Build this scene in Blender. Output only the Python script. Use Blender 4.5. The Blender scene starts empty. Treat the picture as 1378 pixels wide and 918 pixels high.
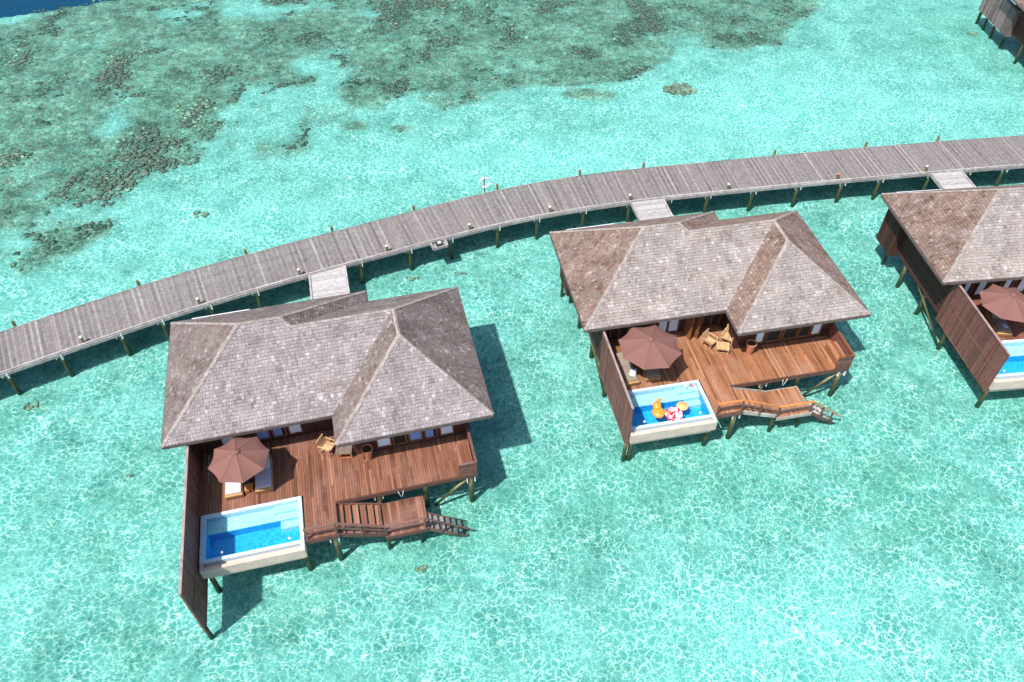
import bpy, bmesh, math, random
import numpy as np
from mathutils import Vector, Matrix, noise
R = math.radians
random.seed(7)
rng = np.random.default_rng(7)
sc = bpy.context.scene
col = sc.collection

# ------------------------------------------------------------------ camera
CAM_H = 36.73
cam_d = bpy.data.cameras.new('camera')
cam = bpy.data.objects.new('camera', cam_d)
col.objects.link(cam)
cam_d.sensor_width = 36.0
cam_d.lens = 1064.15 / 1378 * 36
cam_d.clip_start = 0.5
cam_d.clip_end = 3000
cam.matrix_world = Matrix.Translation((0, 0, CAM_H)) @ Matrix.Rotation(R(90 - 46.461), 4, 'X') @ Matrix.Rotation(R(-0.478), 4, 'Z')
sc.camera = cam

# ------------------------------------------------------------------ light
SUN_DIR = Vector((-0.39, -0.41, 1.0)).normalized()      # towards the sun
EL = math.asin(SUN_DIR.z)
w = bpy.data.worlds.new('World')
sc.world = w
w.use_nodes = True
nt = w.node_tree
sky = nt.nodes.new('ShaderNodeTexSky')
sky.sky_type = 'NISHITA'
sky.sun_disc = False
sky.sun_elevation = EL
sky.sun_rotation = math.atan2(SUN_DIR.x, SUN_DIR.y)
sky.air_density = 1.0
sky.dust_density = 1.5
bg = nt.nodes['Background']
nt.links.new(sky.outputs[0], bg.inputs[0])
bg.inputs[1].default_value = 0.15
sl = bpy.data.lights.new('sun', 'SUN')
sl.energy = 5.0
sl.angle = R(1.3)
sl.color = (1.0, 0.955, 0.90)
so = bpy.data.objects.new('sun', sl)
col.objects.link(so)
so.location = (-40, -40, 90)
so.rotation_euler = (-SUN_DIR).to_track_quat('-Z', 'Y').to_euler()
sc.view_settings.view_transform = 'Standard'
sc.view_settings.look = 'None'
sc.view_settings.gamma = 1
sc.view_settings.exposure = 0.38
sc.cycles.transparent_max_bounces = 12
sc.cycles.max_bounces = 6

# ------------------------------------------------------------------ materials
def new_mat(name):
    m = bpy.data.materials.new(name)
    m.use_nodes = True
    return m, m.node_tree, m.node_tree.nodes['Principled BSDF']

def N(t, kind, **kw):
    n = t.nodes.new('ShaderNode' + kind)
    for k, v in kw.items():
        if k in n.inputs.keys() and not hasattr(n, k):
            n.inputs[k].default_value = v
        else:
            setattr(n, k, v)
    return n

def ramp(t, fac, stops, interp='LINEAR'):
    r = t.nodes.new('ShaderNodeValToRGB')
    r.color_ramp.interpolation = interp
    e = r.color_ramp.elements
    while len(e) > 1:
        e.remove(e[-1])
    e[0].position = stops[0][0]
    e[0].color = (*stops[0][1], 1)
    for p, c in stops[1:]:
        x = e.new(p)
        x.color = (*c, 1)
    t.links.new(fac, r.inputs[0])
    return r.outputs[0]

def mix(t, a, b, fac, mode='MIX'):
    m = t.nodes.new('ShaderNodeMix')
    m.data_type = 'RGBA'
    m.blend_type = mode
    for sock, v in ((m.inputs[0], fac), (m.inputs[6], a), (m.inputs[7], b)):
        if isinstance(v, (int, float)):
            sock.default_value = v
        elif isinstance(v, tuple):
            sock.default_value = (*v, 1)
        else:
            t.links.new(v, sock)
    return m.outputs[2]

def noise_tex(t, scale, detail=4, rough=0.55, vec=None, stretch=None):
    n = N(t, 'TexNoise')
    n.inputs['Scale'].default_value = scale
    n.inputs['Detail'].default_value = detail
    n.inputs['Roughness'].default_value = rough
    if vec is None:
        tc = N(t, 'TexCoord')
        vec = tc.outputs['Object']
    if stretch:
        mp = N(t, 'Mapping')
        mp.inputs['Scale'].default_value = stretch
        t.links.new(vec, mp.inputs[0])
        vec = mp.outputs[0]
    t.links.new(vec, n.inputs['Vector'])
    return n.outputs['Fac']

def bump(t, bsdf, h, strength=0.3, dist=0.02):
    b = N(t, 'Bump')
    b.inputs['Strength'].default_value = strength
    b.inputs['Distance'].default_value = dist
    t.links.new(h, b.inputs['Height'])
    t.links.new(b.outputs[0], bsdf.inputs['Normal'])

def wood(name, cols, rough=0.6, grain=(14, 1.2, 14), blotch=None, spec=0.4, bstr=0.3):
    """per-board tint attribute -> colour, grain and weathering on top"""
    m, t, b = new_mat(name)
    at = N(t, 'Attribute', attribute_name='tint')
    n = len(cols)
    c = ramp(t, at.outputs['Fac'], [(i / (n - 1), cc) for i, cc in enumerate(cols)])
    g = noise_tex(t, 1.0, 5, 0.6, stretch=grain)
    c = mix(t, c, ramp(t, g, [(0.25, (0.45, 0.43, 0.42)), (0.75, (1.35, 1.32, 1.3))]), 0.75, 'MULTIPLY')
    if blotch:
        f = noise_tex(t, 0.55, 5, 0.65)
        fm = ramp(t, f, [(0.47, (0, 0, 0)), (0.70, (0.7, 0.7, 0.7))])
        c = mix(t, c, blotch, fm)
        m2 = c
    t.links.new(c, b.inputs['Base Color'])
    b.inputs['Roughness'].default_value = rough
    b.inputs['Specular IOR Level'].default_value = spec
    bump(t, b, g, bstr, 0.01)
    return m

def plain(name, c, rough=0.6, spec=0.4, var=0.25, scale=6, bstr=0.1):
    m, t, b = new_mat(name)
    f = noise_tex(t, scale, 5, 0.6)
    lo = tuple(x * (1 - var) for x in c)
    hi = tuple(min(1, x * (1 + var)) for x in c)
    t.links.new(ramp(t, f, [(0.3, lo), (0.7, hi)]), b.inputs['Base Color'])
    b.inputs['Roughness'].default_value = rough
    b.inputs['Specular IOR Level'].default_value = spec
    bump(t, b, f, bstr, 0.01)
    return m

M = {}
DECK_SETS = [
    [(0.115, 0.047, 0.028), (0.19, 0.080, 0.047), (0.25, 0.108, 0.064), (0.32, 0.16, 0.105)],
    [(0.17, 0.068, 0.032), (0.27, 0.115, 0.054), (0.34, 0.15, 0.075), (0.42, 0.22, 0.13)],
    [(0.11, 0.038, 0.020), (0.18, 0.068, 0.036), (0.24, 0.092, 0.050), (0.30, 0.13, 0.08)],
]
for i, s in enumerate(DECK_SETS):
    M['deck%d' % i] = wood('deck_boards_%d' % i, s, 0.5, (16, 1.0, 16), (0.27, 0.135, 0.10) if i != 1 else (0.34, 0.19, 0.12))
M['grey_deck'] = wood('weathered_grey_boards', [(0.13, 0.115, 0.108), (0.185, 0.165, 0.158), (0.225, 0.205, 0.198), (0.32, 0.295, 0.285)], 0.75, (5, 5, 5), (0.19, 0.165, 0.155))
M['pale_deck'] = wood('bleached_boards', [(0.31, 0.295, 0.29), (0.40, 0.385, 0.38), (0.47, 0.455, 0.45)], 0.75, (3, 9, 9))
M['kerb'] = wood('bleached_kerb', [(0.30, 0.275, 0.27), (0.40, 0.375, 0.37)], 0.7, (3, 3, 3))
M['fascia'] = wood('brown_fascia', [(0.10, 0.045, 0.035), (0.17, 0.085, 0.065)], 0.65, (2, 2, 12))
M['wall'] = wood('dark_wall_boards', [(0.04, 0.018, 0.015), (0.06, 0.026, 0.021), (0.085, 0.038, 0.029)], 0.7, (2, 2, 14), spec=0.2)
M['screen'] = wood('reddish_screen_boards', [(0.115, 0.046, 0.036), (0.16, 0.064, 0.050), (0.20, 0.086, 0.068)], 0.6, (3, 14, 3), bstr=0.5)
M['screen_cap'] = wood('screen_cap_wood', [(0.22, 0.14, 0.13), (0.32, 0.23, 0.22)], 0.7, (3, 3, 3))
M['frame'] = wood('window_frame_wood', [(0.16, 0.06, 0.028), (0.24, 0.095, 0.04)], 0.5, (3, 3, 12))
M['grey_board'] = wood('skirt_boards', [(0.11, 0.08, 0.08), (0.16, 0.12, 0.12), (0.25, 0.20, 0.20), (0.20, 0.105, 0.08)], 0.7, (4, 4, 2))
M['orange_wood'] = wood('orange_oiled_rail', [(0.48, 0.17, 0.055), (0.58, 0.23, 0.08)], 0.45, (2, 12, 12))
M['rail_brown'] = wood('brown_rail', [(0.13, 0.065, 0.055), (0.20, 0.11, 0.09)], 0.6, (2, 12, 12))
M['white_wood'] = wood('salt_bleached_stringer', [(0.33, 0.30, 0.27), (0.48, 0.45, 0.42)], 0.7, (2, 8, 8), (0.22, 0.13, 0.09))
M['teak'] = wood('light_teak', [(0.42, 0.25, 0.12), (0.55, 0.36, 0.19), (0.62, 0.42, 0.24)], 0.5, (8, 8, 8))
M['dark_teak'] = wood('dark_table_top', [(0.16, 0.12, 0.10), (0.22, 0.17, 0.145)], 0.5, (8, 8, 8))
M['white'] = plain('white_bracket', (0.75, 0.76, 0.78), 0.5, 0.4, 0.06)
M['pool_wall'] = plain('pink_white_pool_render', (0.55, 0.43, 0.36), 0.7, 0.3, 0.14, 2.2)
M['pool_rim'] = plain('pale_blue_pool_rim', (0.47, 0.60, 0.68), 0.4, 0.4, 0.05, 5)
M['canopy'] = plain('brown_canvas', (0.185, 0.09, 0.074), 0.85, 0.15, 0.07, 30, 0.15)
M['cushion'] = plain('white_mattress_fabric', (0.50, 0.48, 0.50), 0.9, 0.1, 0.05, 20)
M['cushion_grey'] = plain('lilac_grey_mattress_fabric', (0.44, 0.41, 0.46), 0.9, 0.1, 0.06, 20)
M['cushion_taupe'] = plain('taupe_mattress_fabric', (0.25, 0.20, 0.16), 0.9, 0.1, 0.08, 20)
M['towel'] = plain('blue_white_towel', (0.55, 0.62, 0.78), 0.9, 0.1, 0.25, 14)
M['terracotta'] = plain('terracotta', (0.46, 0.18, 0.11), 0.75, 0.3, 0.12, 9)
M['soil'] = plain('dark_soil', (0.05, 0.045, 0.02), 0.95, 0.1, 0.4, 30)
M['curtain_white'] = plain('white_curtain', (0.62, 0.68, 0.76), 0.85, 0.1, 0.08, 12)
M['curtain_blue'] = plain('blue_curtain', (0.20, 0.27, 0.55), 0.85, 0.1, 0.15, 12)
M['room'] = plain('dark_room', (0.012, 0.012, 0.014), 0.6, 0.3, 0.3)
M['metal'] = plain('dark_metal', (0.05, 0.05, 0.05), 0.4, 0.5, 0.1)
M['lamp_cap'] = plain('cream_lamp_cap', (0.50, 0.45, 0.37), 0.5, 0.4, 0.06)
M['buoy'] = plain('grey_white_buoy', (0.68, 0.70, 0.71), 0.5, 0.4, 0.06)
M['float_orange'] = plain('orange_vinyl', (0.85, 0.27, 0.03), 0.25, 0.5, 0.06)
M['float_tan'] = plain('peach_vinyl', (0.75, 0.42, 0.17), 0.35, 0.5, 0.08)
M['coral_dark'] = plain('dark_coral', (0.05, 0.075, 0.065), 0.9, 0.1, 0.5, 4)

def wicker():
    m, t, b = new_mat('honey_wicker')
    tc = N(t, 'TexCoord')
    br = N(t, 'TexBrick')
    br.inputs['Scale'].default_value = 22
    br.inputs['Color1'].default_value = (0.55, 0.32, 0.13, 1)
    br.inputs['Color2'].default_value = (0.42, 0.22, 0.085, 1)
    br.inputs['Mortar'].default_value = (0.20, 0.10, 0.04, 1)
    t.links.new(tc.outputs['Object'], br.inputs['Vector'])
    t.links.new(br.outputs['Color'], b.inputs['Base Color'])
    b.inputs['Roughness'].default_value = 0.6
    bump(t, b, br.outputs['Fac'], 0.3, 0.01)
    return m
M['wicker'] = wicker()

def red_float():
    m, t, b = new_mat('red_white_vinyl')
    tc = N(t, 'TexCoord')
    f = noise_tex(t, 5.5, 3, 0.6)
    t.links.new(ramp(t, f, [(0.0, (0.65, 0.02, 0.04)), (0.50, (0.65, 0.03, 0.05)), (0.54, (0.85, 0.75, 0.75)), (1, (0.85, 0.8, 0.8))]), b.inputs['Base Color'])
    b.inputs['Roughness'].default_value = 0.3
    return m
M['float_red'] = red_float()

def pile_mat():
    m, t, b = new_mat('pile_wood')
    g = N(t, 'NewGeometry')
    sx = N(t, 'SeparateXYZ')
    t.links.new(g.outputs['Position'], sx.inputs[0])
    f = noise_tex(t, 3, 4, 0.6, vec=g.outputs['Position'])
    ma = N(t, 'MapRange')
    ma.inputs['From Min'].default_value = -0.3
    ma.inputs['From Max'].default_value = 2.4
    t.links.new(sx.outputs['Z'], ma.inputs['Value'])
    ad = N(t, 'Math', operation='ADD')
    mu = N(t, 'Math', operation='MULTIPLY_ADD')
    t.links.new(f, mu.inputs[0])
    mu.inputs[1].default_value = 0.35
    mu.inputs[2].default_value = -0.17
    t.links.new(ma.outputs[0], ad.inputs[0])
    t.links.new(mu.outputs[0], ad.inputs[1])
    c = ramp(t, ad.outputs[0], [(0.0, (0.03, 0.045, 0.02)), (0.45, (0.06, 0.065, 0.022)), (0.58, (0.14, 0.125, 0.045)), (0.72, (0.34, 0.26, 0.11)), (0.85, (0.22, 0.18, 0.08)), (1, (0.14, 0.12, 0.07))])
    f2 = noise_tex(t, 14, 3, 0.6, vec=g.outputs['Position'])
    c = mix(t, c, ramp(t, f2, [(0.3, (0.4, 0.4, 0.4)), (0.7, (1.3, 1.3, 1.3))]), 0.8, 'MULTIPLY')
    t.links.new(c, b.inputs['Base Color'])
    b.inputs['Roughness'].default_value = 0.7
    return m
M['pile'] = pile_mat()

def shingle_mat(name, cols, lichen, lic_amt):
    m, t, b = new_mat(name)
    at = N(t, 'Attribute', attribute_name='tint')
    n = len(cols)
    c = ramp(t, at.outputs['Fac'], [(i / (n - 1), cc) for i, cc in enumerate(cols)])
    big = noise_tex(t, 0.45, 5, 0.65)
    c = mix(t, c, ramp(t, big, [(0.3, (0.72, 0.70, 0.70)), (0.5, (1, 1, 1)), (0.72, (1.16, 1.1, 1.06))]), 0.85, 'MULTIPLY')
    fine = noise_tex(t, 26, 3, 0.6)
    c = mix(t, c, ramp(t, fine, [(0.3, (0.7, 0.7, 0.7)), (0.7, (1.22, 1.22, 1.22))]), 0.7, 'MULTIPLY')
    spots = noise_tex(t, 3.2, 3, 0.5)
    c = mix(t, c, lichen, ramp(t, spots, [(1 - lic_amt, (0, 0, 0)), (1 - lic_amt + 0.08, (1, 1, 1))]))
    t.links.new(c, b.inputs['Base Color'])
    b.inputs['Roughness'].default_value = 0.85
    b.inputs['Specular IOR Level'].default_value = 0.2
    bump(t, b, fine, 0.4, 0.01)
    return m
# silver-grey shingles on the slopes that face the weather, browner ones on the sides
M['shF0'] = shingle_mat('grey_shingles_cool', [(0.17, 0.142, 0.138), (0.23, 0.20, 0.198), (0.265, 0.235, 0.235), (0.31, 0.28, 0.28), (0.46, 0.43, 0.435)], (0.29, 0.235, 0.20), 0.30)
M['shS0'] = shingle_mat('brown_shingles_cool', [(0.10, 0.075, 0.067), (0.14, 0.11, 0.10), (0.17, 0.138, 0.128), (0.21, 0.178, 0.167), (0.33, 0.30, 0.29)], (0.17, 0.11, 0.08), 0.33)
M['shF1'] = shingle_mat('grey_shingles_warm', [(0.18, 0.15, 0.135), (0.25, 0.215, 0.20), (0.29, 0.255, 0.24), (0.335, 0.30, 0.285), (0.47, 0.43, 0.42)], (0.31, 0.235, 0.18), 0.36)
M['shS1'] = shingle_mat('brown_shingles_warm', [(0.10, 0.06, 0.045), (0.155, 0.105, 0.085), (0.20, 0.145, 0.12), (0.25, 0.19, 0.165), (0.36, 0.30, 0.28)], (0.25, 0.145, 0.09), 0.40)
M['ridge_cap'] = wood('ridge_cap_shingles', [(0.24, 0.20, 0.18), (0.34, 0.30, 0.28)], 0.85, (6, 6, 6))
M['eave'] = wood('eave_board', [(0.10, 0.075, 0.07), (0.16, 0.13, 0.12)], 0.7, (3, 3, 3))
M['soffit'] = wood('soffit_boards', [(0.08, 0.04, 0.03), (0.12, 0.06, 0.045)], 0.7, (3, 3, 3))

def tiles(name, c1, c2, grout, scale):
    m, t, b = new_mat(name)
    tc = N(t, 'TexCoord')
    br = N(t, 'TexBrick')
    br.offset = 0
    br.inputs['Scale'].default_value = scale
    br.inputs['Brick Width'].default_value = 0.5
    br.inputs['Row Height'].default_value = 0.5
    br.inputs['Mortar Size'].default_value = 0.03
    br.inputs['Color1'].default_value = (*c1, 1)
    br.inputs['Color2'].default_value = (*c2, 1)
    br.inputs['Mortar'].default_value = (*grout, 1)
    t.links.new(tc.outputs['Object'], br.inputs['Vector'])
    f = noise_tex(t, 9, 3, 0.6)
    c = mix(t, br.outputs['Color'], ramp(t, f, [(0.3, (0.8, 0.85, 0.9)), (0.7, (1.25, 1.2, 1.15))]), 0.8, 'MULTIPLY')
    t.links.new(c, b.inputs['Base Color'])
    b.inputs['Roughness'].default_value = 0.3
    return m
M['tile_deep'] = tiles('deep_blue_mosaic', (0.01, 0.31, 0.64), (0.02, 0.40, 0.75), (0.06, 0.52, 0.82), 5)
M['tile_pale'] = tiles('pale_blue_mosaic', (0.42, 0.66, 0.72), (0.50, 0.74, 0.78), (0.55, 0.76, 0.8), 5)

# ---- water: clear tinted sheet, caustic light lines painted into its transparent colour
def caustic_net(t, vec, scale, distort, lo, hi, w0, w1, seed=0.0):
    """painted network of caustic light lines: distance to voronoi edges on distorted coordinates"""
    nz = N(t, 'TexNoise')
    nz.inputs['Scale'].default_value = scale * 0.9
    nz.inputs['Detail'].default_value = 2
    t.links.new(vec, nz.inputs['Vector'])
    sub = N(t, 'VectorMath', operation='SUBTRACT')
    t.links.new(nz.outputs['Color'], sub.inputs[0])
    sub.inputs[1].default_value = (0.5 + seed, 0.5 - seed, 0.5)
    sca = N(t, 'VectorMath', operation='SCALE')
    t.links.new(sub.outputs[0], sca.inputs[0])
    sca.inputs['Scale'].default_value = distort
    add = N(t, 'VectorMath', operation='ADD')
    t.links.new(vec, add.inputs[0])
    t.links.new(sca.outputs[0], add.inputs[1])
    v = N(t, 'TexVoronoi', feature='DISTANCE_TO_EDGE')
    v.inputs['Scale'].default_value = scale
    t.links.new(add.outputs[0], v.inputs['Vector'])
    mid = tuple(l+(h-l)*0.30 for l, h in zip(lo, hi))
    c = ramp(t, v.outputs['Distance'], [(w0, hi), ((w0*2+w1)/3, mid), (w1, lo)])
    # the painted lines have more contrast in some places than in others
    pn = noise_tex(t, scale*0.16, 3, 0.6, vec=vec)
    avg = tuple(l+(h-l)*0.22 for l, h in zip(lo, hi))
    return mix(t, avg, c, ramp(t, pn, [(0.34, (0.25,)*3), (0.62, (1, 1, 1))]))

def water_mat(name, tint, caustic_specs, bump_scale, bump_str, gloss_rough=0.08, refl=1.0):
    m = bpy.data.materials.new(name)
    m.use_nodes = True
    t = m.node_tree
    t.nodes.clear()
    out = N(t, 'OutputMaterial')
    g = N(t, 'NewGeometry')
    c = None
    big = noise_tex(t, 0.09, 4, 0.6, vec=g.outputs['Position'])
    for spec in caustic_specs:
        x = caustic_net(t, g.outputs['Position'], *spec)
        c = x if c is None else mix(t, c, x, 1.0, 'MULTIPLY')
    c = mix(t, c, tint, 1.0, 'MULTIPLY')
    tr = N(t, 'BsdfTransparent')
    t.links.new(c, tr.inputs[0])
    gl = N(t, 'BsdfGlossy')
    gl.inputs['Roughness'].default_value = gloss_rough
    fr = N(t, 'Fresnel')
    fr.inputs['IOR'].default_value = 1.33
    b = N(t, 'Bump')
    b.inputs['Strength'].default_value = bump_str
    b.inputs['Distance'].default_value = 0.12
    h1 = noise_tex(t, bump_scale, 4, 0.6, vec=g.outputs['Position'], stretch=(1, 1.5, 1))
    t.links.new(h1, b.inputs['Height'])
    t.links.new(b.outputs[0], gl.inputs['Normal'])
    t.links.new(b.outputs[0], fr.inputs['Normal'])
    mx = N(t, 'MixShader')
    ml = N(t, 'Math', operation='MULTIPLY')
    ml.inputs[1].default_value = refl
    t.links.new(fr.outputs[0], ml.inputs[0])
    t.links.new(ml.outputs[0], mx.inputs[0])
    t.links.new(tr.outputs[0], mx.inputs[1])
    t.links.new(gl.outputs[0], mx.inputs[2])
    t.links.new(mx.outputs[0], out.inputs[0])
    return m
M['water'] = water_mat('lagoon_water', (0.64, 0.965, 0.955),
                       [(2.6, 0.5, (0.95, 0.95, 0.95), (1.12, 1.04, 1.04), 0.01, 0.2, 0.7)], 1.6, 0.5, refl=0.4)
def caustic_layer():  # material of the added low sheet: water tint with caustic light painted in
    m = bpy.data.materials.new('caustic_tint')
    m.use_nodes = True
    t = m.node_tree; t.nodes.clear()
    g = N(t, 'NewGeometry')
    c = caustic_net(t, g.outputs['Position'], 2.6, 0.6, (0.80, 0.83, 0.83), (1.8, 1.24, 1.20), 0.006, 0.15)
    c = mix(t, c, caustic_net(t, g.outputs['Position'], 6.2, 0.25, (0.83, 0.86, 0.86), (1.8, 1.24, 1.2), 0.010, 0.19, 0.3), 1.0, 'MULTIPLY')
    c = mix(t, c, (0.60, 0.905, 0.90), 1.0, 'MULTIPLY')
    tr = N(t, 'BsdfTransparent'); t.links.new(c, tr.inputs[0])
    o = N(t, 'OutputMaterial'); t.links.new(tr.outputs[0], o.inputs[0])
    return m
M['caustic_low'] = caustic_layer()
M['pool_water'] = water_mat('pool_water', (0.80, 0.97, 1.0), [(3.2, 0.35, (0.86,)*3, (1.1, 1.1, 1.1), 0.02, 0.2)], 3.0, 0.25)

def seabed_mat():
    m, t, b = new_mat('lagoon_bed')
    at = N(t, 'Attribute', attribute_name='reef')
    dp = N(t, 'Attribute', attribute_name='deep')
    wd = N(t, 'Attribute', attribute_name='weed')
    bk = N(t, 'Attribute', attribute_name='sand_glint')
    g = N(t, 'NewGeometry')
    P = g.outputs['Position']
    s = noise_tex(t, 0.35, 6, 0.62, vec=P)
    sand = ramp(t, s, [(0.32, (0.40, 0.44, 0.40)), (0.50, (0.62, 0.60, 0.555)), (0.66, (0.76, 0.72, 0.68))])
    s2 = noise_tex(t, 2.4, 5, 0.65, vec=P)
    sand = mix(t, sand, ramp(t, s2, [(0.32, (0.58, 0.66, 0.62)), (0.5, (1, 1, 1)), (0.7, (1.12, 1.1, 1.1))]), 0.9, 'MULTIPLY')
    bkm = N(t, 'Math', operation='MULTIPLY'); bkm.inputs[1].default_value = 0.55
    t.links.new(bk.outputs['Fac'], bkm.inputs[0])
    sand = mix(t, sand, (0.88, 0.87, 0.85), bkm.outputs[0])  # whitens the bed for pale sand and for painted sun glints
    wn = noise_tex(t, 0.9, 6, 0.7, vec=P)
    wf = N(t, 'Math', operation='MULTIPLY')
    t.links.new(wd.outputs['Fac'], wf.inputs[0])
    t.links.new(ramp(t, wn, [(0.36, (0, 0, 0)), (0.62, (1, 1, 1))]), wf.inputs[1])
    sand = mix(t, sand, (0.40, 0.50, 0.39), wf.outputs[0])
    r = noise_tex(t, 1.5, 9, 0.82, vec=P)
    r2 = noise_tex(t, 0.30, 6, 0.7, vec=P)
    rock = ramp(t, r, [(0.32, (0.20, 0.15, 0.12)), (0.43, (0.38, 0.29, 0.23)), (0.50, (0.52, 0.42, 0.33)), (0.57, (0.62, 0.55, 0.46)), (0.67, (0.82, 0.78, 0.72))])
    rock = mix(t, rock, ramp(t, r2, [(0.36, (0.5, 0.44, 0.43)), (0.5, (0.85, 0.80, 0.80)), (0.6, (1.05, 1.0, 1.0))]), 1.0, 'MULTIPLY')
    cl = N(t, 'Attribute', attribute_name='clump')
    rock = mix(t, rock, ramp(t, r, [(0.36, (0.20, 0.145, 0.12)), (0.5, (0.33, 0.25, 0.20)), (0.62, (0.52, 0.43, 0.35))]), cl.outputs['Fac'])
    c = mix(t, sand, rock, at.outputs['Fac'])
    c = mix(t, c, (0.0, 0.07, 0.17), dp.outputs['Fac'])
    t.links.new(c, b.inputs['Base Color'])
    b.inputs['Roughness'].default_value = 0.95
    b.inputs['Specular IOR Level'].default_value = 0.1
    bump(t, b, s2, 0.4, 0.06)
    return m
M['seabed'] = seabed_mat()

def coral_mat():
    m, t, b = new_mat('coral_heads')
    at = N(t, 'Attribute', attribute_name='tint')
    g = N(t, 'NewGeometry')
    c = ramp(t, at.outputs['Fac'], [(0.0, (0.22, 0.155, 0.12)), (0.25, (0.31, 0.225, 0.175)), (0.45, (0.40, 0.31, 0.22)), (0.62, (0.55, 0.40, 0.31)), (0.8, (0.58, 0.50, 0.31)), (1.0, (0.8, 0.72, 0.56))])
    f = noise_tex(t, 6, 5, 0.7, vec=g.outputs['Position'])
    c = mix(t, c, ramp(t, f, [(0.3, (0.6, 0.6, 0.6)), (0.7, (1.35, 1.35, 1.3))]), 0.9, 'MULTIPLY')
    t.links.new(c, b.inputs['Base Color'])
    b.inputs['Roughness'].default_value = 0.95
    b.inputs['Specular IOR Level'].default_value = 0.1
    bump(t, b, f, 0.8, 0.08)
    return m
M['coral'] = coral_mat()

# ------------------------------------------------------------------ mesh builder
class MB:
    def __init__(s):
        s.v = []; s.f = []; s.t = []
    def add(s, verts, faces, tint=None):
        o = len(s.v)
        s.v.extend([tuple(p) for p in verts])
        for f in faces:
            s.f.append(tuple(o + i for i in f))
            s.t.append(random.random() if tint is None else tint)
        return s
    def box(s, x0, x1, y0, y1, z0, z1, tint=None):
        if tint is None: tint = random.random()
        if x0 > x1: x0, x1 = x1, x0
        if y0 > y1: y0, y1 = y1, y0
        if z0 > z1: z0, z1 = z1, z0
        return s.add([(x0,y0,z0),(x1,y0,z0),(x1,y1,z0),(x0,y1,z0),(x0,y0,z1),(x1,y0,z1),(x1,y1,z1),(x0,y1,z1)],
                     [(0,3,2,1),(4,5,6,7),(0,1,5,4),(1,2,6,5),(2,3,7,6),(3,0,4,7)], tint)
    def obox(s, p0, p1, wdt, hgt, tint=None, up=Vector((0,0,1))):
        """bar from p0 to p1, section wdt x hgt"""
        if tint is None: tint = random.random()
        p0 = Vector(p0); p1 = Vector(p1)
        d = (p1 - p0).normalized()
        if abs(d.dot(up)) > 0.99: up = Vector((0, 1, 0))
        a = d.cross(up).normalized() * wdt / 2
        b = a.cross(d).normalized() * hgt / 2
        vs = [p0-a-b, p0+a-b, p0+a+b, p0-a+b, p1-a-b, p1+a-b, p1+a+b, p1-a+b]
        return s.add(vs, [(0,1,2,3),(4,7,6,5),(0,4,5,1),(1,5,6,2),(2,6,7,3),(3,7,4,0)], tint)
    def tube(s, pts, rad, n=8, tint=None, cap=True):
        if tint is None: tint = random.random()
        pts = [Vector(p) for p in pts]
        if not isinstance(rad, (list, tuple)): rad = [rad] * len(pts)
        vs = []; fs = []
        for i, p in enumerate(pts):
            d = (pts[min(i+1, len(pts)-1)] - pts[max(i-1, 0)]).normalized()
            u = Vector((0,0,1)) if abs(d.z) < 0.9 else Vector((1,0,0))
            a = d.cross(u).normalized(); b = d.cross(a)
            for k in range(n):
                th = 2*math.pi*k/n
                vs.append(p + (a*math.cos(th) + b*math.sin(th)) * rad[i])
        for i in range(len(pts)-1):
            for k in range(n):
                fs.append((i*n+k, i*n+(k+1)%n, (i+1)*n+(k+1)%n, (i+1)*n+k))
        if cap:
            fs.append(tuple(range(n-1, -1, -1)))
            fs.append(tuple((len(pts)-1)*n+k for k in range(n)))
        return s.add(vs, fs, tint)
    def rbox(s, x0, x1, y0, y1, z0, z1, r=0.04, seg=3, tint=None):
        bm = bmesh.new()
        bmesh.ops.create_cube(bm, size=1)
        bmesh.ops.scale(bm, vec=(x1-x0, y1-y0, z1-z0), verts=bm.verts)
        bmesh.ops.translate(bm, vec=((x0+x1)/2, (y0+y1)/2, (z0+z1)/2), verts=bm.verts)
        bmesh.ops.bevel(bm, geom=bm.edges[:], offset=r, segments=seg, profile=0.5, affect='EDGES')
        bm.verts.ensure_lookup_table()
        s.add([v.co[:] for v in bm.verts], [[v.index for v in f.verts] for f in bm.faces], tint)
        bm.free()
        return s
    def lathe(s, prof, n=16, c=(0,0), tint=None):
        vs = []; fs = []
        for r, z in prof:
            for k in range(n):
                a = 2*math.pi*k/n
                vs.append((c[0]+r*math.cos(a), c[1]+r*math.sin(a), z))
        for i in range(len(prof)-1):
            for k in range(n):
                fs.append((i*n+k, i*n+(k+1)%n, (i+1)*n+(k+1)%n, (i+1)*n+k))
        fs.append(tuple(range(n-1, -1, -1)))
        fs.append(tuple((len(prof)-1)*n+k for k in range(n)))
        return s.add(vs, fs, tint)
    def build(s, name, mat, parent=None, smooth=False, loc=None, rz=0):
        me = bpy.data.meshes.new(name)
        me.from_pydata(s.v, [], s.f)
        at = me.attributes.new('tint', 'FLOAT', 'FACE')
        at.data.foreach_set('value', np.array(s.t, dtype=np.float32))
        if smooth:
            me.polygons.foreach_set('use_smooth', [True]*len(me.polygons))
        me.materials.append(mat)
        me.update()
        o = bpy.data.objects.new(name, me)
        col.objects.link(o)
        if parent: o.parent = parent
        if loc is not None: o.location = loc
        o.rotation_euler.z = rz
        return o

def tag(o, label=None, cat=None, group=None, kind=None):
    if label: o['label'] = label
    if cat: o['category'] = cat
    if group: o['group'] = group
    if kind: o['kind'] = kind
    return o

def empty(name, loc=(0,0,0), rz=0):
    o = bpy.data.objects.new(name, None)
    col.objects.link(o)
    o.location = loc
    o.rotation_euler.z = rz
    o.empty_display_size = 0.3
    return o

def copy_tree(o, parent=None):
    c = o.copy(); col.objects.link(c); c.parent = parent
    for ch in [x for x in bpy.data.objects if x.parent == o]:
        copy_tree(ch, c)
    return c

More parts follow.
